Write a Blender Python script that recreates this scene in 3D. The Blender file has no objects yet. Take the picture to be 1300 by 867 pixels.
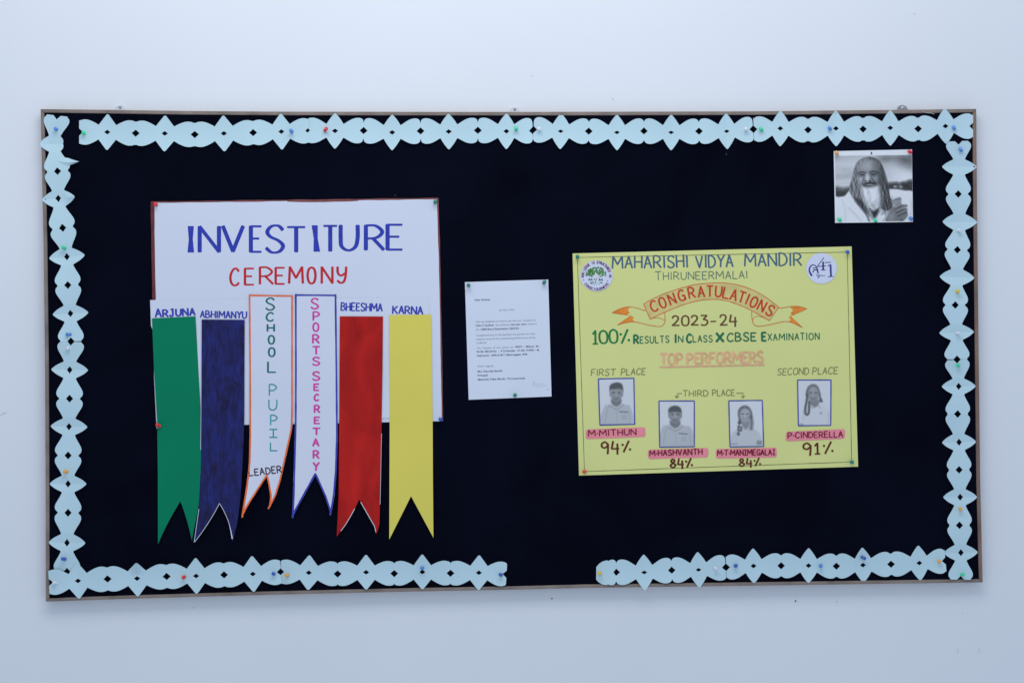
import bpy, bmesh, math, random
import numpy as np
from mathutils import Vector, Matrix

random.seed(7)
S = bpy.context.scene
COL = S.collection

# ------------------------------------------------------------------ camera
YAW, PITCH, ROLL = -0.062616, 0.00519, -0.01115
CAM = Vector((-0.25082, -3.65351, 0.003064))
ROT = Matrix.Rotation(YAW, 3, 'Z') @ Matrix.Rotation(math.pi / 2 + PITCH, 3, 'X') @ Matrix.Rotation(ROLL, 3, 'Z')
cd = bpy.data.cameras.new('camera')
cd.lens = 50; cd.sensor_width = 36; cd.clip_end = 100
cam = bpy.data.objects.new('camera', cd)
cam.matrix_world = Matrix.Translation(CAM) @ ROT.to_4x4()
COL.objects.link(cam); S.camera = cam

# ------------------------------------------------------------------ light
w = bpy.data.worlds.new('World'); S.world = w; w.use_nodes = True
w.node_tree.nodes['Background'].inputs[0].default_value = (0.628, 0.768, 1.0, 1)
w.node_tree.nodes['Background'].inputs[1].default_value = 0.685

def area(name, loc, target, sx, sy, power, color):
    l = bpy.data.lights.new(name, 'AREA'); l.shape = 'RECTANGLE'; l.size = sx; l.size_y = sy
    l.energy = power; l.color = color
    o = bpy.data.objects.new(name, l); COL.objects.link(o); o.location = loc
    o.rotation_euler = (Vector(target) - Vector(loc)).to_track_quat('-Z', 'Y').to_euler()
    return o
area('overhead_lamp', (-0.2, -1.75, 2.2), (-0.1, 0, 0.2), 2.4, 1.1, 36, (0.95, 0.975, 1.0))

S.view_settings.view_transform = 'Standard'; S.view_settings.look = 'None'
S.view_settings.exposure = 0.05; S.view_settings.gamma = 1
S.render.engine = 'CYCLES'
S.render.resolution_x = 1024; S.render.resolution_y = 682

# ------------------------------------------------------------------ measuring helpers
FPX = 50 / 36 * 1300
BOARD = 0.005
def P(px, py, d):
    """the point at depth d in front of the wall (wall is y = 0) seen at photo pixel px, py"""
    if d > 0.01: d += BOARD            # everything on the board: the frame is this much deeper
    v = ROT @ Vector(((px - 650) / FPX, -(py - 433.5) / FPX, -1))
    t = (-d - CAM.y) / v.y
    return CAM + v * t
PX = 0.00205                     # metres per photo pixel on the board

def lin(c):
    return tuple(((x / 255) / 12.92 if x / 255 <= 0.04045 else ((x / 255 + 0.055) / 1.055) ** 2.4) for x in c)

# ------------------------------------------------------------------ materials
def mat(name, col, rough=0.75, spec=0.25, var=0.05, scale=9.0, bump=0.0, bscale=120.0, stretch=None, distort=0.0, col2=None, coat=0.0, trans=0.0):
    m = bpy.data.materials.new(name); m.use_nodes = True
    nt = m.node_tree; N = nt.nodes; L = nt.links
    b = N['Principled BSDF']
    b.inputs['Roughness'].default_value = rough
    b.inputs['Specular IOR Level'].default_value = spec
    b.inputs['Coat Weight'].default_value = coat
    b.inputs['Transmission Weight'].default_value = trans
    tc = N.new('ShaderNodeTexCoord')
    mp = N.new('ShaderNodeMapping'); L.new(tc.outputs['Object'], mp.inputs[0])
    if stretch: mp.inputs['Scale'].default_value = stretch
    n = N.new('ShaderNodeTexNoise'); n.inputs['Scale'].default_value = scale; n.inputs['Detail'].default_value = 6; n.inputs['Distortion'].default_value = distort
    L.new(mp.outputs[0], n.inputs['Vector'])
    r = N.new('ShaderNodeValToRGB')
    r.color_ramp.elements[0].position = 0.3; r.color_ramp.elements[1].position = 0.7
    a = col2 if col2 else tuple(x * (1 - var) for x in col)
    c = col if col2 else tuple(min(1, x * (1 + var)) for x in col)
    r.color_ramp.elements[0].color = (*a, 1); r.color_ramp.elements[1].color = (*c, 1)
    L.new(n.outputs['Fac'], r.inputs[0]); L.new(r.outputs[0], b.inputs['Base Color'])
    if bump:
        n2 = N.new('ShaderNodeTexNoise'); n2.inputs['Scale'].default_value = bscale; n2.inputs['Detail'].default_value = 5
        L.new(tc.outputs['Object'], n2.inputs['Vector'])
        bp = N.new('ShaderNodeBump'); bp.inputs['Strength'].default_value = bump; bp.inputs['Distance'].default_value = 0.002
        L.new(n2.outputs['Fac'], bp.inputs['Height']); L.new(bp.outputs[0], b.inputs['Normal'])
    return m

def seen(c, E=(0.66, 0.76, 0.93)):
    """surface colour that reads as sRGB c under the bluish light of this wall"""
    return tuple(min(0.86, a / b) for a, b in zip(lin(c), E))
def ink(name, rgb, var=0.14):
    return mat(name, seen(rgb), rough=0.7, spec=0.2, var=var, scale=60)

def printed(name):
    m = bpy.data.materials.new(name); m.use_nodes = True
    b = m.node_tree.nodes['Principled BSDF']; b.inputs['Roughness'].default_value = 0.45; b.inputs['Specular IOR Level'].default_value = 0.3
    a = m.node_tree.nodes.new('ShaderNodeAttribute'); a.attribute_name = 'Col'
    m.node_tree.links.new(a.outputs['Color'], b.inputs['Base Color'])
    return m

M_WALL = mat('white_painted_plaster', (0.80, 0.80, 0.80), rough=0.8, spec=0.2, var=0.012, scale=2.2, bump=0.12, bscale=45)
M_WOOD = mat('weathered_wood', (0.30, 0.235, 0.195), rough=0.7, spec=0.2, scale=7, stretch=(3, 3, 3), col2=(0.20, 0.15, 0.125), bump=0.25, bscale=60)
M_WOODB = mat('brown_wood', (0.29, 0.185, 0.14), rough=0.7, spec=0.2, scale=5, stretch=(6, 6, 2), col2=(0.18, 0.115, 0.09), bump=0.25, bscale=60)
M_BLUEPAPER = mat('light_blue_craft_paper', (0.535, 0.70, 0.73), rough=0.75, spec=0.15, var=0.035, scale=5, bump=0.08, bscale=200)
M_WHITE = mat('white_chart_paper', (0.69, 0.70, 0.775), rough=0.75, spec=0.15, var=0.02, scale=4, bump=0.05, bscale=30)
M_PRINT = mat('white_copy_paper', (0.70, 0.725, 0.79), rough=0.7, spec=0.15, var=0.015, scale=6)
M_YELLOWCHART = mat('yellow_green_chart_paper', (0.725, 0.72, 0.26), rough=0.7, spec=0.2, var=0.03, scale=3.5, bump=0.03, bscale=20)
M_GREEN = mat('green_paper', seen((0, 110, 84)), rough=0.7, spec=0.12, var=0.06, scale=4)
M_NAVY = mat('navy_marker_paper', seen((28, 36, 108)), rough=0.65, spec=0.2, scale=20, stretch=(3.4, 1, 1.0), distort=1.2, col2=seen((20, 18, 54)))
M_RED = mat('red_marker_paper', seen((166, 31, 29)), rough=0.7, spec=0.12, scale=7, stretch=(1.8, 1, 0.9), distort=1.0, col2=seen((132, 21, 22)))
M_YELLOW = mat('yellow_paper', (0.77, 0.645, 0.11), rough=0.7, spec=0.2, var=0.03, scale=4)
M_CLEAR = mat('clear_plastic', (0.70, 0.71, 0.73), rough=0.3, spec=0.5, var=0.08, scale=120)
M_STEEL = mat('dull_steel', (0.30, 0.31, 0.33), rough=0.4, spec=0.5, var=0.2, scale=90)
M_CHIP = mat('dark_scuff', (0.16, 0.16, 0.17), rough=0.9, spec=0.1, var=0.2, scale=80)
M_SCUFF = mat('grey_scuff', (0.52, 0.53, 0.55), rough=0.9, spec=0.1, var=0.1, scale=80)
M_FAINT = mat('faint_scuff', (0.70, 0.71, 0.73), rough=0.9, spec=0.1, var=0.05, scale=80)
M_PHOTO = printed('grey_photo_print')

def velvet():
    m = bpy.data.materials.new('navy_velvet'); m.use_nodes = True
    nt = m.node_tree; N = nt.nodes; L = nt.links; b = N['Principled BSDF']
    b.inputs['Roughness'].default_value = 0.95; b.inputs['Specular IOR Level'].default_value = 0.03
    tc = N.new('ShaderNodeTexCoord')
    n = N.new('ShaderNodeTexNoise'); n.inputs['Scale'].default_value = 3.5; n.inputs['Detail'].default_value = 8; n.inputs['Distortion'].default_value = 0.6
    L.new(tc.outputs['Object'], n.inputs['Vector'])
    r = N.new('ShaderNodeValToRGB'); r.color_ramp.elements[0].position = 0.32; r.color_ramp.elements[1].position = 0.72
    r.color_ramp.elements[0].color = (0.0019, 0.0024, 0.0066, 1); r.color_ramp.elements[1].color = (0.0034, 0.0041, 0.0114, 1)
    L.new(n.outputs['Fac'], r.inputs[0])
    # sparse lint caught in the pile
    v = N.new('ShaderNodeTexVoronoi'); v.inputs['Scale'].default_value = 13; v.inputs['Randomness'].default_value = 1
    L.new(tc.outputs['Object'], v.inputs['Vector'])
    lt = N.new('ShaderNodeMath'); lt.operation = 'LESS_THAN'; lt.inputs[1].default_value = 0.032
    L.new(v.outputs['Distance'], lt.inputs[0])
    sx = N.new('ShaderNodeSeparateColor'); L.new(v.outputs['Color'], sx.inputs[0])
    gt = N.new('ShaderNodeMath'); gt.operation = 'GREATER_THAN'; gt.inputs[1].default_value = 0.72
    L.new(sx.outputs[0], gt.inputs[0])
    mu = N.new('ShaderNodeMath'); mu.operation = 'MULTIPLY'; L.new(lt.outputs[0], mu.inputs[0]); L.new(gt.outputs[0], mu.inputs[1])
    m2 = N.new('ShaderNodeMath'); m2.operation = 'MULTIPLY'; L.new(mu.outputs[0], m2.inputs[0]); L.new(sx.outputs[1], m2.inputs[1])
    mx = N.new('ShaderNodeMixRGB'); mx.inputs[2].default_value = (0.05, 0.045, 0.05, 1)
    L.new(m2.outputs[0], mx.inputs[0]); L.new(r.outputs[0], mx.inputs[1])
    L.new(mx.outputs[0], b.inputs['Base Color'])
    n2 = N.new('ShaderNodeTexNoise'); n2.inputs['Scale'].default_value = 500
    L.new(tc.outputs['Object'], n2.inputs['Vector'])
    bp = N.new('ShaderNodeBump'); bp.inputs['Strength'].default_value = 0.4; bp.inputs['Distance'].default_value = 0.001
    L.new(n2.outputs['Fac'], bp.inputs['Height']); L.new(bp.outputs[0], b.inputs['Normal'])
    return m
M_VELVET = velvet()

# ------------------------------------------------------------------ object helpers
def tag(o, label=None, cat=None, group=None, kind=None):
    if label: o['label'] = label
    if cat: o['category'] = cat
    if group: o['group'] = group
    if kind: o['kind'] = kind
    return o

class MB:
    """collects vertices (world) and faces, optional vertex colours"""
    def __init__(s): s.v = []; s.f = []; s.c = None
    def quadgrid(s, rows):
        n = len(rows[0]); b = len(s.v)
        for r in rows: s.v += r
        for i in range(len(rows) - 1):
            for j in range(n - 1):
                s.f.append((b + i * n + j, b + i * n + j + 1, b + (i + 1) * n + j + 1, b + (i + 1) * n + j))
    def box(s, a, b):
        k = len(s.v)
        for x in (a[0], b[0]):
            for y in (a[1], b[1]):
                for z in (a[2], b[2]): s.v.append(Vector((x, y, z)))
        s.f += [tuple(k + i for i in q) for q in ((0, 1, 3, 2), (4, 6, 7, 5), (0, 4, 5, 1), (2, 3, 7, 6), (0, 2, 6, 4), (1, 5, 7, 3))]
    def build(s, name, m, parent=None, solid=0.0, face=True, smooth=None, weld=False):
        if smooth is None: smooth = not solid
        vs = [Vector(v) for v in s.v]
        lo = Vector([min(v[i] for v in vs) for i in range(3)]); hi = Vector([max(v[i] for v in vs) for i in range(3)])
        c = (lo + hi) / 2
        me = bpy.data.meshes.new(name)
        me.from_pydata([v - c for v in vs], [], s.f)
        bm = bmesh.new(); bm.from_mesh(me)
        if weld: bmesh.ops.remove_doubles(bm, verts=bm.verts, dist=1e-6)
        bmesh.ops.dissolve_degenerate(bm, dist=1e-7, edges=bm.edges)
        if face:
            bm.normal_update()
            bmesh.ops.reverse_faces(bm, faces=[f for f in bm.faces if f.normal.y > 0])
        else:
            bmesh.ops.recalc_face_normals(bm, faces=bm.faces)
        for f in bm.faces: f.smooth = smooth
        bm.to_mesh(me); bm.free()
        if s.c is not None:
            at = me.color_attributes.new('Col', 'FLOAT_COLOR', 'POINT')
            if len(me.vertices) == len(s.c):
                for i, q in enumerate(s.c): at.data[i].color = (q[0], q[1], q[2], 1)
        me.materials.append(m)
        o = bpy.data.objects.new(name, me); COL.objects.link(o)
        o.location = c
        if parent:
            o.parent = parent
            p = parent; off = Vector((0, 0, 0))
            while p: off += p.location; p = p.parent
            o.location = c - off
        if solid:
            md = o.modifiers.new('thickness', 'SOLIDIFY'); md.thickness = solid; md.offset = -1
        return o

def empty(name, loc):
    o = bpy.data.objects.new(name, None); COL.objects.link(o); o.location = loc; o.empty_display_size = 0.05
    return o

def interp(poly, y):
    """x on a polyline [(x, y)...] running down the picture"""
    if y <= poly[0][1]: a, b = poly[0], poly[1]
    elif y >= poly[-1][1]: a, b = poly[-2], poly[-1]
    else:
        for a, b in zip(poly, poly[1:]):
            if a[1] <= y <= b[1]: break
    t = 0 if b[1] == a[1] else (y - a[1]) / (b[1] - a[1])
    t = max(0, min(1, t))
    return a[0] + (b[0] - a[0]) * t

def ci(xs, ys, x):
    return float(np.interp(x, xs, ys))

def crom(pts, n=6, closed=False):
    """Catmull-Rom through the points"""
    out = []
    N = len(pts)
    rng = range(N if closed else N - 1)
    for i in rng:
        p0 = pts[(i - 1) % N] if (closed or i > 0) else pts[0]
        p1 = pts[i]; p2 = pts[(i + 1) % N]
        p3 = pts[(i + 2) % N] if (closed or i + 2 < N) else pts[-1]
        for k in range(n):
            t = k / n
            out.append(tuple(0.5 * ((2 * p1[j]) + (-p0[j] + p2[j]) * t + (2 * p0[j] - 5 * p1[j] + 4 * p2[j] - p3[j]) * t * t + (-p0[j] + 3 * p1[j] - 3 * p2[j] + p3[j]) * t ** 3) for j in (0, 1)))
    if not closed: out.append(tuple(pts[-1]))
    return out

# ------------------------------------------------------------------ pen strokes (flat ink laid on paper)
class Pen:
    def __init__(s, depth, width, calli=0.0, jit=0.0):
        s.mb = MB(); s.d = depth; s.w = width; s.k = 0; s.calli = calli; s.jit = jit
    def dep(s, x, y):
        return s.d(x, y) + 0.00028 + (s.k % 40) * 0.000009
    def stroke(s, pts, width=None, taper=None):
        w = (width or s.w) / 2
        q = [pts[0]]
        for p in pts[1:]:
            if math.hypot(p[0] - q[-1][0], p[1] - q[-1][1]) > 0.05: q.append(p)
        if len(q) < 2: return
        # split long straight runs so that they follow the paper
        r = [q[0]]
        for a, b in zip(q, q[1:]):
            n = max(1, int(math.hypot(b[0] - a[0], b[1] - a[1]) / 12))
            for i in range(1, n + 1): r.append((a[0] + (b[0] - a[0]) * i / n, a[1] + (b[1] - a[1]) * i / n))
        q = r; s.k += 1
        n = len(q); Lf = []; Rt = []
        for i in range(n):
            a = q[max(0, i - 1)]; b = q[min(n - 1, i + 1)]
            dx, dy = b[0] - a[0], b[1] - a[1]; l = math.hypot(dx, dy) or 1
            dx /= l; dy /= l
            ww = w
            if s.calli: ww = w * (1 - s.calli + s.calli * abs(dy) ** 1.3)
            if taper: ww = w * (taper[0] + (taper[1] - taper[0]) * i / (n - 1))
            ww *= 1 + random.uniform(-s.jit, s.jit)
            Lf.append((q[i][0] + dy * ww, q[i][1] - dx * ww)); Rt.append((q[i][0] - dy * ww, q[i][1] + dx * ww))
        mb = s.mb
        rows = [[P(x, y, s.dep(x, y)) for x, y in Lf], [P(x, y, s.dep(x, y)) for x, y in Rt]]
        mb.quadgrid(rows)
        for e, o in ((0, 1), (n - 1, -1)):        # rounded ends
            c = q[e]; a0 = math.atan2(Lf[e][1] - c[1], Lf[e][0] - c[0]); rr = math.hypot(Lf[e][1] - c[1], Lf[e][0] - c[0])
            fan = []
            for i in range(7):
                a = a0 - o * math.pi * i / 6 if o > 0 else a0 + math.pi * i / 6
                px_, py_ = rr * math.cos(a), rr * math.sin(a)
                ux, uy = math.cos(a0), math.sin(a0); k_ = px_ * ux + py_ * uy
                fan.append((c[0] + ux * k_ + (px_ - ux * k_) * .4, c[1] + uy * k_ + (py_ - uy * k_) * .4))
            k = len(mb.v); mb.v += [P(x, y, s.dep(x, y)) for x, y in fan]
            mb.f.append(tuple(range(k, k + 7)))
    def fill(s, poly):
        s.k += 1
        k = len(s.mb.v); s.mb.v += [P(x, y, s.dep(x, y)) for x, y in poly]
        s.mb.f.append(tuple(range(k, k + len(poly))))
    def dot(s, x, y, r):
        s.fill([(x + r * math.cos(a * math.pi / 5), y + r * math.sin(a * math.pi / 5)) for a in range(10)])
    def glyph(s, ch, cx, cy, gw, h, rot=0.0, width=None, slant=0.0):
        """cx, cy is the middle of the glyph's baseline; rot in radians, clockwise on the picture"""
        c, n = math.cos(rot), math.sin(rot)
        def T(p):
            x = (p[0] - 0.5) * gw + slant * p[1] * h; y = -p[1] * h
            return (cx + c * x - n * y, cy + n * x + c * y)
        for kind, pts in GLYPH.get(ch, []):
            if kind == 'L':
                for a, b in zip(pts, pts[1:]): s.stroke([T(a), T(b)], width)
            elif kind == 'D':
                p = T(pts[0]); s.dot(p[0], p[1], (width or s.w) * 0.62)
            else:
                s.stroke([T(p) for p in crom(pts, 5)], width)
    def text(s, txt, x0, y0, x1, y1, h, width=None, gap=0.28, small=None, bold=None, slant=0.0, wob=0.035):
        ws = [WID.get(ch, 0.8) * (1 if not small or i in small[0] else small[1]) for i, ch in enumerate(txt)]
        tot = sum(ws) + gap * (len(txt) - 1)
        k = 0
        ang = math.atan2(y1 - y0, x1 - x0); sc = math.hypot(x1 - x0, y1 - y0) / tot
        for i, ch in enumerate(txt):
            m = (k + ws[i] / 2) / tot
            hh = h * (1 if not small or i in small[0] else small[1]) * random.uniform(1 - wob, 1 + wob)
            wd = width
            if bold and i in bold[0]: wd = bold[1]
            s.glyph(ch, x0 + (x1 - x0) * m, y0 + (y1 - y0) * m + random.uniform(-wob, wob) * h * 0.6, ws[i] * sc, hh, ang + random.uniform(-wob, wob), wd, slant)
            k += ws[i] + gap
    def boxes(s, items, width=None):
        """letters given one by one as (char, left, right, top, bottom)"""
        for ch, a, b, t, bt in items: s.glyph(ch, (a + b) / 2, bt, b - a, bt - t, 0, width)
    def build(s, name, m, parent): return s.mb.build(name, m, parent, smooth=False)

C_, L_ = 'C', 'L'
GLYPH = {
 'A': [(L_, [(0, 0), (.48, 1), (1, 0)]), (L_, [(.18, .36), (.8, .36)])],
 'B': [(L_, [(0, 0), (0, 1)]), (C_, [(0, 1), (.5, .98), (.82, .77), (.55, .56), (0, .52)]), (C_, [(0, .52), (.6, .5), (1, .27), (.65, .03), (0, 0)])],
 'C': [(C_, [(1, .84), (.72, 1), (.38, .95), (.1, .72), (0, .45), (.12, .15), (.45, 0), (.8, .04), (1, .16)])],
 'D': [(L_, [(0, 0), (0, 1)]), (C_, [(0, 1), (.5, .95), (.88, .74), (1, .45), (.85, .18), (.45, .02), (0, 0)])],
 'E': [(L_, [(1, 1), (0, 1), (0, 0), (1, 0)]), (L_, [(0, .52), (.78, .52)])],
 'F': [(L_, [(1, 1), (0, 1), (0, 0)]), (L_, [(0, .52), (.78, .52)])],
 'G': [(C_, [(1, .84), (.72, 1), (.38, .95), (.1, .72), (0, .45), (.12, .15), (.45, 0), (.8, .06), (1, .25)]), (L_, [(1, .0), (1, .45), (.58, .45)])],
 'H': [(L_, [(0, 0), (0, 1)]), (L_, [(1, 0), (1, 1)]), (L_, [(0, .5), (1, .5)])],
 'I': [(L_, [(.5, 0), (.5, 1)])],
 'i': [(L_, [(.5, 0), (.5, 1)]), (L_, [(0, 0), (1, 0)]), (L_, [(0, 1), (1, 1)])],
 'J': [(C_, [(.75, 1), (.75, .5), (.7, .15), (.42, 0), (.12, .06), (0, .22)]), (L_, [(.3, 1), (1, 1)])],
 'K': [(L_, [(0, 0), (0, 1)]), (L_, [(.95, 1), (.03, .45)]), (L_, [(.25, .58), (1, 0)])],
 'L': [(L_, [(0, 1), (0, 0), (1, 0)])],
 'M': [(L_, [(0, 0), (.06, 1), (.5, .32), (.94, 1), (1, 0)])],
 'N': [(L_, [(0, 0), (0, 1), (1, 0), (1, 1)])],
 'O': [(C_, [(.5, 1), (.15, .88), (0, .5), (.15, .12), (.5, 0), (.85, .12), (1, .5), (.85, .88), (.5, 1)])],
 'P': [(L_, [(0, 0), (0, 1)]), (C_, [(0, 1), (.55, .99), (.98, .74), (.6, .47), (0, .45)])],
 'R': [(L_, [(0, 0), (0, 1)]), (C_, [(0, 1), (.55, .99), (.92, .74), (.6, .5), (0, .46)]), (L_, [(.4, .47), (1, 0)])],
 'S': [(C_, [(.95, .84), (.7, .99), (.3, .97), (.06, .77), (.25, .58), (.7, .44), (.97, .24), (.75, .03), (.32, 0), (0, .16)])],
 'T': [(L_, [(0, 1), (1, 1)]), (L_, [(.5, 1), (.5, 0)])],
 'U': [(C_, [(0, 1), (0, .5), (.06, .16), (.45, 0), (.86, .14), (1, .5), (1, 1)])],
 'V': [(L_, [(0, 1), (.5, 0), (1, 1)])],
 'X': [(L_, [(0, 0), (1, 1)]), (L_, [(0, 1), (1, 0)])],
 'Y': [(L_, [(0, 1), (.5, .5)]), (L_, [(1, 1), (.5, .5), (.45, 0)])],
 'y': [(C_, [(0, 1), (.05, .62), (.4, .45), (.85, .6)]), (C_, [(1, 1), (.92, .4), (.7, .06), (.3, 0), (0, .14)])],
 '0': [(C_, [(.5, 1), (.12, .85), (0, .5), (.12, .12), (.5, 0), (.88, .12), (1, .5), (.88, .85), (.5, 1)])],
 '1': [(L_, [(.05, .74), (.55, 1), (.55, 0)]), (L_, [(.05, 0), (1, 0)])],
 '2': [(C_, [(.02, .78), (.25, 1), (.72, .96), (.85, .7), (.5, .33), (0, .02)]), (L_, [(0, .02), (1, .02)])],
 '3': [(L_, [(.05, 1), (.9, 1), (.4, .6)]), (C_, [(.4, .6), (.85, .52), (.98, .25), (.6, 0), (.05, .06)])],
 '4': [(L_, [(.22, 1), (0, .32), (1, .32)]), (L_, [(.8, .75), (.76, -.18)])],
 '8': [(C_, [(.85, .8), (.5, 1), (.15, .8), (.45, .55), (.95, .3), (.5, 0), (.03, .25), (.5, .54), (.85, .8)])],
 '9': [(C_, [(.9, .75), (.5, 1), (.08, .85), (.05, .58), (.45, .45), (.88, .68)]), (C_, [(.9, .8), (.88, .4), (.8, -.12)])],
 '%': [(L_, [(.2, -.02), (.85, 1)]), ('D', [(.12, .66)]), ('D', [(.95, .2)])],
 '-': [(L_, [(0, .42), (1, .42)])],
 '.': [('D', [(.5, .4)])],
 'b': [('D', [(.5, .05)])],
}
WID = {'I': .18, 'i': .55, 'M': 1.15, 'N': .85, 'O': .9, ' ': .45, '.': .12, 'b': .12, '1': .5, '-': .5, 'L': .65, 'E': .7, 'J': .65, 'S': .75, 'T': .85, '%': .95, 'F': .7}

# ------------------------------------------------------------------ the wall
mb = MB(); mb.box((-5.5, 0, -3), (5.5, 0.15, 3.2))
wall = mb.build('wall', M_WALL, face=False, smooth=False); tag(wall, kind='structure')
for x, y, r, m, el in ((700.5, 759.5, 1.5, M_CHIP, .6), (1010, 762.5, 1.1, M_CHIP, 1.6), (1062.5, 763.5, 1.0, M_SCUFF, 1), (676, 97, 1.2, M_SCUFF, .5), (1161, 18, .9, M_SCUFF, 1), (246, 771, .9, M_SCUFF, 1), (778, 126, .9, M_SCUFF, 1), (1222, 778, .9, M_FAINT, 2.4), (1243, 826, .9, M_FAINT, 5), (1216, 826, .8, M_FAINT, 4)):
    mb = MB(); k = 9
    mb.v = [P(x + r * random.uniform(.7, 1.2) * math.cos(a * 2 * math.pi / k), y + el * r * random.uniform(.7, 1.2) * math.sin(a * 2 * math.pi / k), 0.0006) for a in range(k)]
    mb.f = [tuple(range(k))]; mb.build('paint_chip', m, wall)
pen = Pen(lambda x, y: 0.0004, 0.8); pen.stroke(crom([(0.5, 527), (4, 525), (8, 523.5)])); pen.build('scratch', M_SCUFF, wall)

# ------------------------------------------------------------------ the notice board
FRONT = 0.0240; PANEL = 0.0205
TOPE = [(51.5, 138.7), (130, 139.6), (245, 141.2), (360, 142), (650, 142.3), (960, 141.6), (1150, 139.6), (1239.5, 138.5)]
BOTE = [(58.0, 763.5), (163, 759.8), (340, 754.8), (520, 750.6), (655, 748.2), (740, 746.0), (1010, 742.4), (1247.8, 739.0)]
LEFE = [(51.5, 138.7), (55.0, 300), (57.0, 460), (57.8, 620), (58.0, 763.5)]
RIGE = [(1239.5, 138.5), (1240.8, 282), (1242.8, 460), (1244.6, 610), (1247.8, 739)]
def top_y(x): return ci([p[0] for p in TOPE], [p[1] for p in TOPE], x)
def bot_y(x): return ci([p[0] for p in BOTE], [p[1] for p in BOTE], x)
def lef_x(y): return ci([p[1] for p in LEFE], [p[0] for p in LEFE], y)
def rig_x(y): return ci([p[1] for p in RIGE], [p[0] for p in RIGE], y)
board = empty('notice_board', P(650, 750, 0.0))
tag(board, 'large dark navy felt notice board in a thin brown wooden frame on the wall', 'notice board')
def rail(outer, inner, m):
    """outer, inner: pixel polylines of the front face; the rail reaches back to the wall"""
    mb = MB(); F0 = [P(*p, FRONT) for p in outer]; F1 = [P(*p, FRONT) for p in inner]
    def back(v): return Vector((v.x, -0.0005, v.z))
    def bev(v, u, k, dy): return Vector((v.x + (u.x - v.x) * k, v.y + dy, v.z + (u.z - v.z) * k))
    n = len(outer)
    rings = []
    for a, b in zip(F0, F1):
        rings.append([back(a), bev(a, b, 0, 0.0012), bev(a, b, .12, 0), bev(a, b, .88, 0), bev(a, b, 1, 0.0012), back(b)])
    k = len(mb.v)
    for r in rings: mb.v += r
    for i in range(n - 1):
        for j in range(6):
            mb.f.append((k + i * 6 + j, k + i * 6 + (j + 1) % 6, k + (i + 1) * 6 + (j + 1) % 6, k + (i + 1) * 6 + j))
    mb.f.append(tuple(range(k, k + 6))); mb.f.append(tuple(range(k + (n - 1) * 6, k + n * 6)))
    return mb.build('frame_rail', m, board, face=False, smooth=False)
xs = np.linspace(51.5, 1239.5, 34); rail([(x, top_y(x)) for x in xs], [(x + (4.6 if i == 0 else -4.6 if i == 33 else 0), top_y(x) + 4.6) for i, x in enumerate(xs)], M_WOOD)
xs = np.linspace(58.0, 1247.8, 34); rail([(x, bot_y(x)) for x in xs], [(x + (4.2 if i == 0 else -4.2 if i == 33 else 0), bot_y(x) - 4.2) for i, x in enumerate(xs)], M_WOOD)
n = 20
ys = np.linspace(139.1, 763.0, n); rail([(lef_x(y), y) for y in ys], [(lef_x(y) + 4.6, y + (5.0 if i == 0 else -4.6 if i == n - 1 else 0)) for i, y in enumerate(ys)], M_WOOD)
ys = np.linspace(138.9, 738.6, n); rail([(rig_x(y), y) for y in ys], [(rig_x(y) - 4.6, y + (5.0 if i == 0 else -4.6 if i == n - 1 else 0)) for i, y in enumerate(ys)], M_WOODB)
mb = MB(); rows = []
for i in range(25):
    t = i / 24; row = []
    for j in range(49):
        s = j / 48
        xx = 54 + (1244 - 54) * s; a, b = top_y(xx) + 2.5, bot_y(xx) - 2.5
        yy = a + (b - a) * t
        x = lef_x(yy) + 2.5 + (rig_x(yy) - lef_x(yy) - 5) * s
        row.append(P(x, yy, PANEL))
    rows.append(row)
mb.quadgrid(rows); mb.build('felt_panel', M_VELVET, board, solid=0.012)

# clips that hold the board on the wall, showing above the top rail
def clip(x, ybase, r, m, label, sm):
    root = empty('mounting_clip', P(x, ybase, 0.004))
    tag(root, label, 'clip', 'clips along the top of the frame')
    mb = MB(); k = 14; front = []; bk = []
    for i in range(k + 1):
        a = math.pi * i / k
        px, py = x + r * math.cos(a), ybase - 0.9 * r * math.sin(a)
        front.append(P(px, py, 0.0045)); bk.append(P(px, py, 0.0006))
    low = [P(x - r, ybase + 2, 0.0045), P(x + r, ybase + 2, 0.0045)]; lowb = [P(x - r, ybase + 2, 0.0006), P(x + r, ybase + 2, 0.0006)]
    F = front + low; B = bk + lowb; n = len(F)
    mb.v = F + B; mb.f = [tuple(range(n)), tuple(range(2 * n - 1, n - 1, -1))] + [(i, (i + 1) % n, n + (i + 1) % n, n + i) for i in range(n)]
    mb.build('tab', m, root, face=False, smooth=False)
    mb = MB(); n = 10; c = P(x, ybase - r * 0.42, 0.0045); R = 0.0036
    for d, rr in ((0, R), (0.0014, R * .9), (0.002, R * .55)):
        mb.v += [c + Vector((rr * math.cos(2 * math.pi * i / n), -d, rr * math.sin(2 * math.pi * i / n))) for i in range(n)]
    for q in range(2):
        for i in range(n): mb.f.append((q * n + i, q * n + (i + 1) % n, (q + 1) * n + (i + 1) % n, (q + 1) * n + i))
    mb.f.append(tuple(range(2 * n, 3 * n)))
    mb.build('screw', sm, root, face=False)
clip(152.5, 139.5, 6.5, M_CLEAR, 'pale clear plastic clip with dark screw above the left end of the top rail', M_STEEL)
clip(653.5, 142.0, 6.5, M_CLEAR, 'faint clear plastic clip above the middle of the top rail', M_STEEL)
clip(1145.5, 139.8, 6.8, M_STEEL, 'grey metal clip above the right end of the top rail', M_CLEAR)
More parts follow.
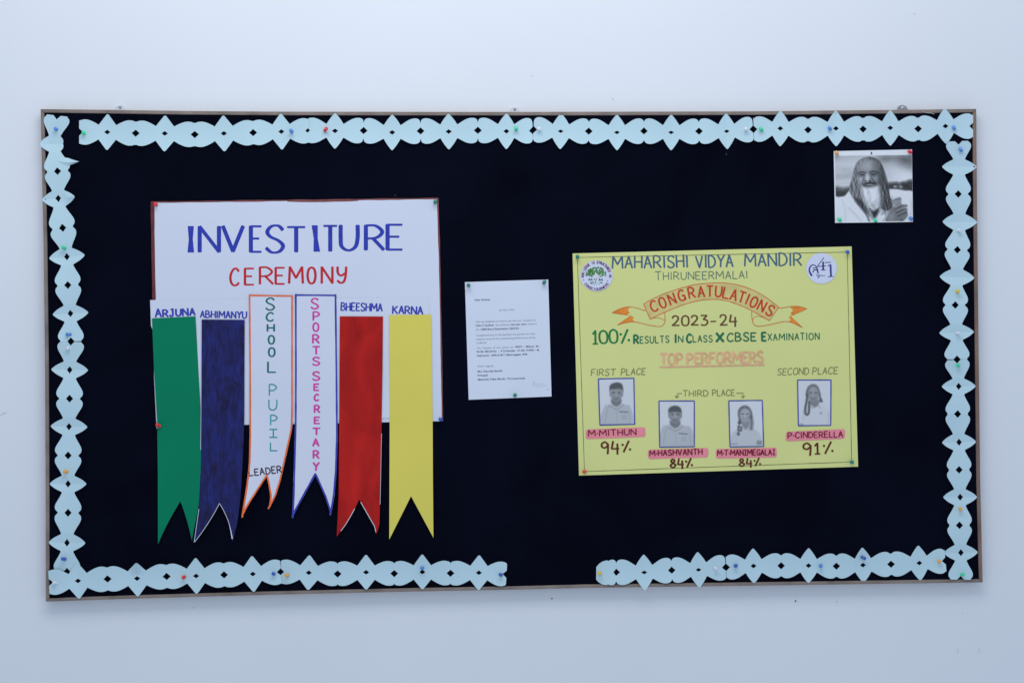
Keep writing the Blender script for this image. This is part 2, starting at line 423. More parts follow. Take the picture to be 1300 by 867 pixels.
# loose wire end on the frame
def tube(mb, pts, r, n=6):
    rings = []
    for i, p in enumerate(pts):
        t = (pts[min(i + 1, len(pts) - 1)] - pts[max(0, i - 1)]).normalized()
        u = t.cross(Vector((0, 1, 0))).normalized(); v = t.cross(u)
        rings.append([p + (u * math.cos(2 * math.pi * k / n) + v * math.sin(2 * math.pi * k / n)) * r for k in range(n)])
    b = len(mb.v)
    for q in rings: mb.v += q
    for i in range(len(rings) - 1):
        for k in range(n): mb.f.append((b + i * n + k, b + i * n + (k + 1) % n, b + (i + 1) * n + (k + 1) % n, b + (i + 1) * n + k))
    mb.f.append(tuple(range(b, b + n))); mb.f.append(tuple(range(b + (len(rings) - 1) * n, b + len(rings) * n)))
mb = MB(); tube(mb, [P(x, y, 0.0252) for x, y in crom([(1169, 139), (1171, 141.5), (1176, 143.4), (1181, 143.8), (1186, 145)], 4)], 0.0008)
tag(mb.build('loose_wire', mat('pale_wire', (.5, .48, .45), var=.1), face=False), 'short pale loose wire curling over the top rail near its right end', 'wire')

# ------------------------------------------------------------------ cut paper border strips
PROF = {
 'cut':  ([0, .035, .09, .16, .24, .31, .40, .50, .60, .70, .78, .86, .93, .975], [22.6, 22.2, 19.6, 16.3, 12.5, 9.2, 11.2, 13.1, 14.7, 15.8, 16.1, 15.9, 15.3, 14.6]),
 'leaf': ([0, .03, .06, .10, .15, .20, .25, .285, .31, .40, .50, .60, .70, .78, .86, .93, .975], [22.6, 22.0, 20.8, 19.0, 16.8, 14.2, 11.4, 9.1, 8.8, 10.8, 13.0, 14.8, 15.9, 16.2, 16.0, 15.0, 13.4]),
 'side': ([0, .02, .05, .09, .14, .19, .24, .28, .31, .40, .50, .60, .70, .78, .85, .91, .96], [22.6, 22.3, 21.3, 19.6, 17.4, 14.5, 11.0, 8.0, 7.7, 9.2, 11.2, 13.4, 15.4, 16.3, 16.3, 15.4, 13.6]),
}
def vprof(a, nd, style):
    return ci(PROF[style][0] + [1.0], PROF[style][1] + [nd], a)
def strip(name, start, stars, mids, end, label, nd=13.5, amp=0.003, base=0.0223, opts=None, scale=1.0, first=None, chole=1.0, vert=False, style=None, flat_end=1.0):
    """a folded, scissor-cut strip: stars joined by pairs of lobes. start/mids/end are the points between stars."""
    opts = opts or {}; style = style or ('side' if vert else 'cut')
    mb = MB(); knots = [start] + mids + [end]
    As = sorted(set(list(np.linspace(0, 1, 23)) + [.035, .11, .055, .31, .285, .86, .93, .97]))
    seed = random.uniform(0, 50)
    def col(pos, n, vt, vb, h, zf):
        up = [(h + (vt - h) * j / 4) for j in range(5)]; lo = [-(h + (vb - h) * j / 4) for j in range(5)]
        f = lambda v: P(pos[0] + n[0] * v, pos[1] + n[1] * v, zf(v))
        return [f(v) for v in up], [f(v) for v in lo]
    seq = [knots[0]]
    for st, k in zip(stars, knots[1:]): seq += [st, k]
    twist = {p: random.uniform(-.0016, .0016) for p in seq}
    def tang(p):
        i = seq.index(p); a = seq[max(0, i - 1)]; b = seq[min(len(seq) - 1, i + 1)]
        l = math.hypot(b[0] - a[0], b[1] - a[1]); return ((b[0] - a[0]) / l, (b[1] - a[1]) / l)
    def half(A, B, o, lone=False):
        """from star A (a=0) to mid B (a=1)"""
        tB = tang(B); tA = tB if lone else tang(A)
        twA = 0 if lone else twist[A]; twB = twist[B]
        U = []; D = []
        for a in As:
            pos = (A[0] + (B[0] - A[0]) * a, A[1] + (B[1] - A[1]) * a)
            n = (tA[1] + (tB[1] - tA[1]) * a, -(tA[0] + (tB[0] - tA[0]) * a))
            if lone: v_ = ci([0, .02, .12, .3, .55], [8.0, 8.6, 11.5, 14.5, 15.8], a) if a < .55 else vprof(a, nd, style)
            v = (v_ if lone else vprof(a, nd, style)) * scale
            star = 0 if lone else max(0, 1 - a / .31)
            vt = v + (o.get('t', 1) - 1) * 22 * star * scale; vb = v + (o.get('b', 1) - 1) * 22 * star * scale
            h = 0 if lone else (3.6 if vert else 3.0) * o.get('h', 1) * chole * max(0, 1 - a / (.13 if vert else .11))
            h = max(h, 4.6 * max(0, 1 - (1 - a) / .14))
            h = min(h, v - 2)
            def zf(q, a=a, pos=pos, star=star):
                wv = 0.0010 * math.sin(pos[0] * .09 + pos[1] * .07 + seed) + (twA + (twB - twA) * a) * q / 16
                k_ = 1 + (flat_end - 1) * a if B == knots[-1] else 1
                z = base + k_ * (amp * a + (0.0022 if vert else 0.001) * min(1, a / .31)) + wv
                z += 0.0034 * (abs(q) / 22.5) ** 2
                z += o.get('ct', 0) * max(0, q - 5) / 17 * star + o.get('cb', 0) * max(0, -q - 5) / 17 * star
                return max(z, PANEL + 0.0006)
            c1, c2 = col(pos, n, vt, vb, h, zf)
            U.append(c1); D.append(c2)
        mb.quadgrid(U); mb.quadgrid(D)
    if first:                                     # a lone lobe before the first joint
        half(first[0], first[1], {}, True)
    for i, st in enumerate(stars):
        o = opts.get(i, {})
        half(st, knots[i], o); half(st, knots[i + 1], o)
    ob = mb.build(name, M_BLUEPAPER, solid=0.0003, weld=True)
    # sharp creases where the paper was folded
    tag(ob, label, 'paper border', 'cut paper strips around the board')
    return ob
BS = 'paper_border_strip'
strip(BS, (100.5, 168), [(136.2, 168), (209.1, 169.7), (284.2, 169.7), (357.2, 167.4)], [(172.2, 169.5), (247.3, 171.2), (321.4, 168.7)], (392.5, 166.2),
      'light blue cut paper strip along the top rail, leftmost of four, four stars', nd=14.8, base=0.0218)
strip(BS, (388.6, 165.7), [(425.3, 166.5), (497.9, 168.5), (569.6, 167.4), (643, 167)], [(461.6, 166), (533.9, 166.5), (606.7, 165.7)], (676.2, 166.2),
      'light blue top strip above the ceremony poster, red pin at its left end', nd=9.8, base=0.0226, style='leaf')
strip(BS, (677.2, 164.8), [(711.7, 167), (783.3, 168.5), (852, 168.5), (922.6, 167)], [(747.4, 166.8), (817.5, 166.5), (887.4, 166.8)], (956.0, 164.3),
      'light blue top strip above the yellow poster, white pin at each end', nd=11.4, base=0.0222, chole=.75, style='leaf')
strip(BS, (956.8, 164.5), [(990.6, 163.3), (1061.3, 163.3), (1130.2, 162.6), (1200.3, 160.4)], [(1025.8, 165.3), (1095.7, 164.3), (1165.6, 164)], (1235.5, 160.5),
      'light blue top strip above the bearded man photo, ending at the right corner', nd=14.8, base=0.0222, style='leaf')
strip(BS, (72.5, 147), [(68.5, 183), (73.8, 252), (85, 326), (89.5, 398)], [(73.1, 217.6), (79.5, 289.5), (86, 362)], (90, 433.2),
      'crumpled light blue strip down the left rail, upper one with a twisted torn star', nd=13, amp=0.0048, base=0.0222, vert=True,
      opts={0: {'t': .48, 'b': .8, 'h': 0, 'cb': .004}, 1: {'t': .93, 'b': .9, 'ct': .018}})
strip(BS, (90, 433.6), [(88.4, 469.4), (87.6, 541.4), (86.4, 614), (85, 688.7)], [(88.3, 506), (86.4, 578), (86.4, 650.6)], (85, 725.5),
      'light blue strip down the left rail, lower one with an orange pin', nd=12.5, flat_end=.1, amp=0.0048, base=0.0222, vert=True, scale=1.03)
strip(BS, (1216.8, 179.5), [(1218, 212), (1218.7, 282), (1215, 352), (1214.5, 422)], [(1216.4, 246.5), (1215.3, 317.3), (1212.6, 387.3)], (1215, 456),
      'light blue strip down the right rail, upper one with a crumpled star', nd=12.5, amp=0.0048, base=0.0226, vert=True, scale=.97,
      opts={0: {'h': 0}, 1: {'h': 0, 'cb': .003}, 2: {'h': 0}, 3: {'h': 0}})
strip(BS, (1215, 456.6), [(1217.2, 490.3), (1217.6, 561.2), (1219, 630.8), (1219.9, 701.2)], [(1215.7, 525.4), (1217.6, 596.2), (1218, 666.6)], (1219.5, 735.5),
      'light blue strip down the right rail, lower one with green pins at both ends', nd=13.5, amp=0.0048, base=0.0222, vert=True, scale=.95)
strip(BS, (62, 739), [(99, 737), (174, 734), (249, 730.8), (321, 728.3)], [(136.5, 734.5), (211.6, 731.3), (284.4, 729.3)], (356.4, 725.6),
      'light blue strip on the bottom rail at the left corner, one star tip bent over', nd=14.5, base=0.0244, opts={1: {'t': .85, 'ct': .02}})
strip(BS, (355.8, 725.4), [(392, 726.6), (464.8, 726), (536.2, 725.6), (608, 726.6)], [(428.6, 728.3), (500.5, 727.8), (571.9, 727.4)], (643, 728.6),
      'light blue bottom strip under the hanging ribbons, ending before the bare gap', nd=13.0, base=0.0226, scale=.97)
strip(BS, (782.2, 726), [(818, 726.3), (886.8, 723)], [(852.8, 723.4)], (921.4, 719.8),
      'short light blue bottom strip with two stars, to the right of the bare gap', nd=11.5, base=0.0228, first=((757, 727.4), (782.2, 726)), chole=.8, style='leaf')
strip(BS, (922.0, 719.8), [(956.6, 718), (1026.5, 717.6), (1095.5, 717), (1167.2, 714.4)], [(991.7, 717.8), (1061.9, 718.4), (1131.2, 715.9)], (1200.4, 711.5),
      'light blue bottom strip at the right corner with four stars and two blue pins', nd=14.0, base=0.0222, scale=.98, style='leaf')
# the torn star tip of the upper left strip, folded outward
mb = MB(); rows = []
for i in range(9):
    t = i / 8
    x = 73.5 + 26.5 * t; c = 203.6 + 1.6 * t + 1.2 * math.sin(t * 3); hw = ci([0, .2, .5, 1], [3.4, 5.6, 4.9, .3], t)
    rows.append([P(x, c - hw * .95, 0.0262 + .004 * t), P(x, c + hw * .2, 0.0285 + .012 * t), P(x, c + hw * 1.0, 0.0268 + .007 * t)])
mb.quadgrid(rows)
st = [o for o in COL.objects if o.get('label', '').startswith('crumpled')][0]
mb.build('folded_tip', M_BLUEPAPER, st, solid=0.0003)
# half star left on the bottom gap strip is closed by a straight cut (the lone lobe above)

# ------------------------------------------------------------------ sheets of paper
def sheet(name, L, R, bottom, depth, m, parent=None, nx=24, ny=30, solid=0.0004, topfn=None):
    mb = MB(); rows = []
    for i in range(ny + 1):
        row = []
        for j in range(nx + 1):
            s = j / nx
            t0 = topfn(s) if topfn else L[0][1] + (R[0][1] - L[0][1]) * s
            y = t0 + (bottom(s) - t0) * i / ny
            x = interp(L, y) * (1 - s) + interp(R, y) * s
            row.append(P(x, y, depth(x, y)))
        rows.append(row)
    mb.quadgrid(rows)
    return mb.build(name, m, parent, solid=solid)
def wavy(base, amp, kx, ky, ph=0.0):
    return lambda x, y: base + amp * (math.sin(x * kx + ph) * math.sin(y * ky + ph * 1.7) + .5 * math.sin(x * kx * 2.3 + y * ky * 1.9 + ph))

# --- ceremony poster
d1 = wavy(0.0220, 0.0005, .03, .021, 1.0)
poster = empty('ceremony_poster', P(377, 536, PANEL))
tag(poster, 'white hand-lettered ceremony poster with dark red taped edges, behind the hanging ribbons', 'poster')
sheet('paper_sheet', [(194.8, 257.5), (197.5, 380), (199, 541.5)], [(556, 252.6), (562.3, 534.5)], lambda s: 541.5 - 7 * s, d1, M_WHITE, poster)
pen = Pen(d1, 4, jit=.12)
pen.stroke([(193.6, 256.5), (194.4, 320), (195.6, 379)], 4.4)
pen.build('tape', mat('dark_red_tape', seen((92, 44, 50)), var=.25, scale=25), poster)
pen = Pen(d1, 2.2, jit=.3)
pen.stroke([(192, 256.8), (225, 256.6), (290, 255.6), (330, 255.2), (366, 254.6), (440, 254.0), (470, 253.4), (556, 252.2)], 1.8)
pen.stroke([(365, 255.6), (395, 256.0), (428, 255.6), (455, 254.6)], 1.5)
pen.stroke([(555.6, 252.4), (557.8, 320), (559.8, 420), (561.8, 534)], 2.0)
pen.build('tape', mat('brown_red_tape', seen((104, 62, 66)), var=.3, scale=30), poster)
pen = Pen(d1, 5.3, calli=.5)
pen.boxes([('N', 253.5, 278, 288, 319.6), ('V', 283, 308.5, 287.5, 319), ('E', 318.5, 331.5, 287.5, 319.8),
           ('S', 338, 360, 286.5, 320.5), ('T', 365, 387, 288.5, 319.5), ('T', 411, 427.5, 287, 318.5),
           ('U', 432.5, 454, 286.5, 318), ('R', 464.5, 487, 286.5, 317), ('E', 492, 510.5, 285.5, 317)])
for a, b in (((242.2, 288), (242.2, 319.8)), ((399.5, 287), (402.2, 318.8))):      # the two I's flare to both ends
    c = ((a[0] + b[0]) / 2, (a[1] + b[1]) / 2)
    pen.fill([(a[0] - 3.9, a[1] - .8), (a[0] + 3.9, a[1] - .8), (c[0] + 2.5, c[1]), (b[0] + 4.2, b[1] + .8), (b[0] - 4.2, b[1] + .8), (c[0] - 2.5, c[1])])
pen.build('lettering', ink('blue_marker', (40, 54, 160)), poster)
pen = Pen(d1, 3.1, calli=.3)
pen.boxes([('C', 292.5, 303, 341, 362.5), ('E', 311, 322, 341, 361.5), ('R', 330, 346.5, 339.5, 360.5), ('E', 350, 361, 340, 360.5),
           ('M', 367, 384.5, 339, 359.5), ('O', 390.5, 400.5, 339.5, 360), ('N', 408.5, 422, 339, 359.5), ('y', 428.5, 439.5, 339, 359)])
pen.build('lettering', ink('red_marker', (166, 34, 44)), poster)

# --- strip of names behind the ribbons
d2 = wavy(0.0232, 0.0004, .04, .03, 2.2)
names = sheet('name_sheet', [(190.6, 381), (191.8, 418), (194.6, 419.5), (195.6, 480), (198.8, 544)], [(544, 377.5), (547, 470), (548, 528)], lambda s: 544 - 16 * s, d2, M_WHITE)
tag(names, 'white paper band with blue hand-lettered house names above the ribbons, on the ceremony poster', 'paper sheet')
for call in range(4):
  pen = Pen(d2, 2.5, calli=.25)
  if call == 0: pen.text('ARJUNA', 197.5, 402.6, 247.5, 400.2, 10.2, small=([0], .86))
  if call == 1: pen.text('ABHIMANYU', 254.5, 403, 313, 404, 8.4, width=1.9, gap=.3)
  if call == 2: pen.text('BHEESHMA', 433, 394.2, 485, 395.2, 9.6, width=1.9)
  if call == 3: pen.text('KARNA', 498.5, 398, 536.5, 399, 9.4, width=2.1)
  pen.build('lettering', bpy.data.materials.get('blue_marker_thin') or ink('blue_marker_thin', (48, 58, 160)), names)

# --- ribbons
def ribbon(L, R, apex, tips, depth, m, label, name='paper_ribbon', ny=44, bow=(0, 0)):
    ax, ay = apex; s0 = (ax - interp(L, ay)) / (interp(R, ay) - interp(L, ay))
    def bottom(s):
        if s < s0: t = s / s0; return tips[0] + (ay - tips[0]) * t + bow[0] * 4 * t * (1 - t)
        t = (s - s0) / (1 - s0); return ay + (tips[1] - ay) * t + bow[1] * 4 * t * (1 - t)
    S_ = sorted(set(list(np.linspace(0, s0, 13)) + list(np.linspace(s0, 1, 13))))
    mb = MB(); rows = []
    for i in range(ny + 1):
        row = []
        for s in S_:
            t0 = L[0][1] + (R[0][1] - L[0][1]) * s
            y = t0 + (bottom(s) - t0) * i / ny
            x = interp(L, y) * (1 - s) + interp(R, y) * s
            row.append(P(x, y, depth(x, y)))
        rows.append(row)
    mb.quadgrid(rows)
    o = mb.build(name, m, solid=0.0004)
    tag(o, label, 'ribbon', 'swallow-tailed paper ribbons on the ceremony poster')
    return o, bottom, s0
def tail(base, start, end, curl, wamp=0.0006, ph=0.0, cx=0.0, kx=0.0):
    return lambda x, y: base + wamp * math.sin(y * .035 + ph) + curl * max(0, (y - start) / (end - start)) ** 2 + kx * (x - cx) * 0.0004 * max(0, (y - start) / (end - start))

dg = tail(0.0246, 500, 690, 0.006, ph=.4)
Lg = [(192.9, 404.2), (195.5, 470), (199.4, 534), (200.4, 600), (200.5, 690.5)]
Rg = [(248.2, 401.6), (252, 470), (255.2, 530), (255, 590), (252.4, 640), (243.3, 687)]
ribbon(Lg, Rg, (228.8, 636), (690.5, 686), dg, M_GREEN, 'plain green ribbon at the left end of the row')
dn = tail(0.0258, 540, 690, 0.014, ph=1.4, cx=280, kx=.5)
Ln = [(256, 405.6), (255.5, 470), (255.4, 530), (254.5, 600), (252.3, 645), (246, 689)]
Rn = [(310.6, 406), (310.2, 530), (308.5, 577), (305.6, 628), (301.5, 662), (295.3, 687.5)]
o, bt, s0 = ribbon(Ln, Rn, (278.4, 639), (689.3, 687.5), dn, M_NAVY, 'dark navy marker-coloured ribbon next to the green one, tips curling forward', bow=(3.5, -4))
def notch(L, R, bt, a, b, n=14):
    """points along the cut lower edge of a ribbon between two shares of its width"""
    q = []
    for i in range(n + 1):
        s = a + (b - a) * i / n; y = bt(s) - .25; q.append((interp(L, y) * (1 - s) + interp(R, y) * s, y))
    return q
pen = Pen(dn, .9)
pen.stroke(notch(Ln, Rn, bt, 0.02, s0), .6); pen.stroke(notch(Ln, Rn, bt, s0, .97), .6); pen.stroke(notch(Ln, Rn, bt, s0 + (1 - s0) * .6, .97), 1.2, taper=(.5, 1.2))
pen.stroke([(interp(Ln, y) + .3, y) for y in (646, 655, 665, 676, 688)], .6)
pen.stroke([(255.6, 410), (255.2, 520), (254.4, 600)], .5)
M_EDGE = mat('white_paper_edge', (.75, .75, .78), var=.05)
pen.build('white_edge', M_EDGE, o)

do = tail(0.0252, 520, 655, 0.016, ph=2.2, cx=340, kx=-1.2)
Lo = [(315.8, 374), (316.6, 470), (316.8, 550), (316, 589), (312.8, 616), (306.4, 656.5)]
Ro = [(371.8, 374.9), (371.7, 530), (370.8, 545), (364, 576), (356.5, 609), (350.4, 629), (341.6, 645.5)]
o, bt, s0 = ribbon(Lo, Ro, (338.5, 604), (656.5, 645.5), do, M_WHITE, 'white ribbon with orange outline and teal and dark lettering down its length')
def outline(pen, L, R, bt, s0, w, top=True):
    ax = None
    ins = w / 2
    ly = [L[0][1] + (bt(0) - L[0][1]) * i / 30 for i in range(31)]
    pen.stroke([(interp(L, y) + ins, y) for y in ly], w)
    ry = [R[0][1] + (bt(1) - R[0][1]) * i / 30 for i in range(31)]
    pen.stroke([(interp(R, y) - ins, y) for y in ry], w)
    if top: pen.stroke([(L[0][0] + ins, L[0][1] + ins), (R[0][0] - ins, R[0][1] + ins)], w)
    for a, b in ((0.015, s0), (s0, .985)):
        q = []
        for i in range(13):
            s = a + (b - a) * i / 12; y = bt(s) - ins * 1.3
            q.append((interp(L, y) * (1 - s) + interp(R, y) * s, y))
        pen.stroke(q, w)
pen = Pen(do, 2, jit=.12); outline(pen, Lo, Ro, bt, s0, 2.1); pen.build('orange_outline', ink('orange_marker', (198, 100, 62)), o)
pen = Pen(do, 2.4, calli=.25)
for ch, c, hw, t, b in (('S', 343, 5.4, 378.5, 393.5), ('C', 342.6, 4.2, 397, 407.5), ('H', 343.8, 4.2, 412, 420.5), ('O', 344.5, 3.6, 426, 436.5), ('O', 345, 3.8, 441.5, 452.5), ('L', 345, 4.8, 459.5, 472.5)):
    pen.glyph(ch, c, b, hw * 2, b - t)
pen.build('lettering', ink('teal_dark_marker', (22, 96, 100)), o)
pen = Pen(do, 1.6)
for ch, c, hw, t, b in (('P', 346.5, 4.6, 488, 502), ('U', 346.4, 5, 507.5, 520.5), ('P', 347.8, 4.2, 527, 539.5), ('i', 347, 4.8, 545, 555), ('L', 347.6, 4.2, 562, 572)):
    pen.glyph(ch, c, b, hw * 2, b - t)
pen.build('lettering', ink('teal_pen', (40, 134, 150)), o)
pen = Pen(do, 1.5)
pen.text('LEADER', 316.6, 604, 357.6, 599.6, 9.6, small=([0], .86)); pen.build('lettering', ink('dark_pen', (58, 36, 58)), o)

db = tail(0.0248, 540, 655, 0.006, ph=3.3)
Lb = [(374.4, 373.6), (374.6, 470), (374.4, 535), (373, 589), (371.8, 630), (370.6, 657)]
Rb = [(427, 374), (428.4, 500), (428.8, 550), (427.3, 599), (424.6, 630), (420.2, 653.5)]
o, bt, s0 = ribbon(Lb, Rb, (400.3, 602.5), (657, 653.5), db, M_WHITE, 'white ribbon with blue outline and magenta lettering down its length')
pen = Pen(db, 2, jit=.12); outline(pen, Lb, Rb, bt, s0, 2.2); pen.build('blue_outline', ink('blue_outline_marker', (52, 60, 160)), o)
pen = Pen(db, 2.4, calli=.25)
for ch, c, hw, t, b in (('S', 399.6, 4.6, 379, 392), ('P', 401.6, 3.8, 396, 406.5), ('O', 401, 3.4, 410, 420.5), ('R', 401.2, 3.9, 425, 435.5), ('T', 401.4, 4.6, 440, 449.5), ('S', 401.4, 4.4, 453.5, 463.5), ('S', 401.4, 4.4, 472, 482.5), ('E', 401.8, 2.9, 487.5, 495.5), ('C', 401.8, 2.6, 500.5, 508.5), ('R', 402.6, 3.2, 514.5, 523.5), ('E', 402.6, 3.2, 529.5, 537.5), ('T', 401.8, 4.6, 543.5, 551.5), ('A', 401, 3.6, 557, 566), ('R', 401.4, 3.4, 572, 581.5), ('Y', 401.4, 3.6, 587, 597)):
    pen.glyph(ch, c, b, hw * 2, b - t)
pen.build('lettering', ink('magenta_marker', (178, 58, 150)), o)

dr = tail(0.0254, 560, 680, 0.005, ph=4.1)
Lr = [(431.4, 401.6), (431, 470), (430.6, 535), (430, 628), (428.6, 657), (427.3, 681)]
Rr = [(486.3, 401.8), (485.6, 470), (484.5, 540), (482.7, 628), (481.6, 668), (477.4, 678)]
o, bt, s0 = ribbon(Lr, Rr, (456, 634), (681, 678), dr, M_RED, 'red marker-coloured ribbon between the blue-outlined white one and the yellow one', bow=(3.5, 0))
pen = Pen(dr, .8)
pen.stroke(notch(Lr, Rr, bt, 0.1, s0 * .8), .65); pen.stroke(notch(Lr, Rr, bt, s0 + .04, .97), .75)
pen.stroke([(484.4, 550), (483.4, 600), (482.6, 640)], .45)
pen.build('white_edge', M_EDGE, o)

dy_ = tail(0.0246, 560, 685, 0.004, ph=5.0)
Ly = [(493.8, 400), (494.4, 470), (494.7, 540), (494.2, 684.5)]
Ry = [(547.2, 399.4), (549.2, 520), (549.5, 600), (550.2, 682.3)]
ribbon(Ly, Ry, (521.8, 629.5), (684.5, 682.3), dy_, M_YELLOW, 'plain yellow ribbon at the right end of the row')

# ------------------------------------------------------------------ typed letter
def bilin(c, u, v):
    (ax, ay), (bx, by), (cx, cy), (dx, dy) = c       # TL TR BR BL
    return (ax * (1 - u) * (1 - v) + bx * u * (1 - v) + cx * u * v + dx * (1 - u) * v, ay * (1 - u) * (1 - v) + by * u * (1 - v) + cy * u * v + dy * (1 - u) * v)
dl = wavy(0.0222, 0.0006, .05, .035, .5)
LC = ((590.2, 358.2), (696, 355), (700.2, 503.2), (595, 507.4))
letter = sheet('typed_letter', [LC[0], LC[3]], [LC[1], LC[2]], lambda s: 507.4 - 4.2 * s, dl, M_PRINT)
tag(letter, 'white typed letter sheet held by three green pins in the middle of the board', 'letter')
TMP = []
def typed(txt, x0, y0, x1, hgt, bold, slope):
    cu = bpy.data.curves.new('t', 'FONT'); cu.body = txt; cu.size = 1; cu.offset = 0.018 if bold else 0.0
    ob = bpy.data.objects.new('t', cu); COL.objects.link(ob)
    bpy.context.view_layer.update()
    me = bpy.data.meshes.new_from_object(ob)
    vx = [v.co.x for v in me.vertices]
    sx = (x1 - x0) / max(vx); mb = MB()
    for v in me.vertices:
        x = x0 + v.co.x * sx; y = y0 + slope * (x - x0) - v.co.y * hgt
        mb.v.append(P(x, y, dl(x, y) + 0.0004))
    mb.f = [tuple(p.vertices) for p in me.polygons]
    bpy.data.objects.remove(ob); bpy.data.curves.remove(cu); bpy.data.meshes.remove(me)
    return mb
sl = -0.030
lines = [('Dear Parents,', 602.5, 381.9, 622.6, 1), ('Jai Guru Dev', 633.8, 394.6, 653.2, 0),
         ('We are delighted to inform you that our 1st batch of', 604, 409.6, 680, 0),
         ('Class X students', 603.8, 414.3, 627, 1), ('has achieved', 629, 413.6, 646.5, 0), ('cent per cent', 648, 413.0, 668, 1), ('results in', 669.5, 412.3, 681.5, 0),
         ('the', 604, 419.4, 608.5, 0), ('CBSE Board Examination 2023-24.', 610, 419.2, 659, 1),
         ('Congratulations to the teachers and parents for their', 604.4, 426.8, 680, 0),
         ('support towards the outstanding performance of the', 604.6, 431.6, 679.5, 0), ('students.', 604.8, 436.2, 618, 0),
         ('The  Toppers  of  the  school  are', 605, 443.0, 652, 0), ('FIRST -  Mithun  M -', 654, 441.4, 685.5, 1),
         ('94.2%, SECOND  -  P Cinderella - 91.2%, THIRD - M.', 605, 447.6, 685, 1),
         ('Hashvanth - 84% & M.T. Manimegalai- 84%', 605.2, 452.6, 669.5, 1),
         ('Warm regards,', 606, 466.0, 627, 0), ('Mrs. Sharmila Senthil,', 606, 472.6, 638, 1), ('Principal', 606.2, 477.6, 619, 1), ('Maharishi Vidya Mandir, Thiruneermalai', 606.4, 482.8, 666.5, 1)]
M_TYPE = ink('grey_toner', (122, 130, 154)); M_TYPEB = ink('dark_toner', (90, 97, 124))
for txt, x0, y0, x1, b in lines:
    typed(txt, x0, y0, x1, 3.1, b, sl).build('text_line', M_TYPEB if b else M_TYPE, letter, smooth=False)
pen = Pen(dl, .35)
pen.stroke(crom([(676.5, 489), (677.8, 484.5), (678.6, 488), (677, 490), (681, 487), (683, 488.6), (686, 486.8), (688, 488), (690, 486)]))
pen.stroke(crom([(680, 491.5), (684, 490), (688, 490.8), (691, 489.3), (695, 490)]))
pen.build('signature', ink('grey_pen', (154, 162, 192)), letter)
pen = Pen(dl, .5); pen.dot(695.2, 494.4, .6); pen.build('punch_mark', M_TYPEB, letter)

# ------------------------------------------------------------------ soft tonal printing for the photographs
def sdist(poly, X, Y):
    n = len(poly); D = np.full(X.shape, 1e9); ins = np.zeros(X.shape, bool)
    for i in range(n):
        x1, y1 = poly[i]; x2, y2 = poly[(i + 1) % n]
        dx, dy = x2 - x1, y2 - y1; l2 = dx * dx + dy * dy + 1e-9
        t = np.clip(((X - x1) * dx + (Y - y1) * dy) / l2, 0, 1)
        D = np.minimum(D, (X - x1 - t * dx) ** 2 + (Y - y1 - t * dy) ** 2)
        c = ((y1 > Y) != (y2 > Y)) & (X < (dx) * (Y - y1) / (dy if abs(dy) > 1e-9 else 1e-9) + x1)
        ins ^= c
    D = np.sqrt(D)
    return np.where(ins, D, -D)
class Tone:
    def __init__(s, X, Y, bg): s.X = X; s.Y = Y; s.T = np.full(X.shape, bg, float)
    def put(s, mask, tone, al): s.T = s.T + (tone - s.T) * np.clip(mask, 0, 1) * al
    def poly(s, pts, tone, f=8, al=1.0, smooth=True):
        if smooth: pts = crom(pts, 5, True)
        d = sdist(pts, s.X, s.Y); s.put(d / f * .5 + .5, tone, al)
    def ell(s, cx, cy, rx, ry, tone, f=.25, al=1.0):
        q = np.sqrt(((s.X - cx) / rx) ** 2 + ((s.Y - cy) / ry) ** 2); s.put((1 - q) / f * .5 + .5, tone, al)
    def line(s, pts, w, tone, al=1.0, f=None):
        pts = crom(pts, 5) if len(pts) > 2 else pts
        D = np.full(s.X.shape, 1e9)
        for (x1, y1), (x2, y2) in zip(pts, pts[1:]):
            dx, dy = x2 - x1, y2 - y1; l2 = dx * dx + dy * dy + 1e-9
            t = np.clip(((s.X - x1) * dx + (s.Y - y1) * dy) / l2, 0, 1)
            D = np.minimum(D, np.sqrt((s.X - x1 - t * dx) ** 2 + (s.Y - y1 - t * dy) ** 2))
        s.put((w / 2 - D) / (f or w * .5) * .5 + .5, tone, al)
def print_mesh(name, corners, org, sc, depth, paint, nx, ny, parent=None, tint=(1, 1, 1), solid=0.0003):
    mb = MB(); U, V = np.meshgrid(np.linspace(0, 1, nx), np.linspace(0, 1, ny))
    px = np.empty(U.shape); py = np.empty(U.shape)
    for i in range(ny):
        for j in range(nx): px[i, j], py[i, j] = bilin(corners, U[i, j], V[i, j])
    t = paint((px - org[0]) * sc, (py - org[1]) * sc)
    t = (.74 + (t - .74) * .98) * .96 if name != 'portrait_photo' else t
    t = np.clip(t if name != 'portrait_photo' else (t - .5) * 1.12 + .50, 0.03, .9); l = np.where(t <= .04045, t / 12.92, ((t + .055) / 1.055) ** 2.4)
    mb.quadgrid([[P(px[i, j], py[i, j], depth(px[i, j], py[i, j])) for j in range(nx)] for i in range(ny)])
    mb.c = [(v * tint[0], v * tint[1], v * tint[2]) for v in l.ravel()]
    return mb.build(name, M_PHOTO, parent, solid=solid)

def hairnoise(X, Y, k1, k2, a, seed):
    r = np.random.RandomState(seed); o = np.zeros(X.shape)
    for i in range(7):
        f = r.uniform(.6, 1.4); p = r.uniform(0, 6.3)
        o += np.sin(X * k1 * f + Y * k2 * r.uniform(-1, 1) + p + 1.5 * np.sin(Y * .035 * f + p))
    return o / 7 * a

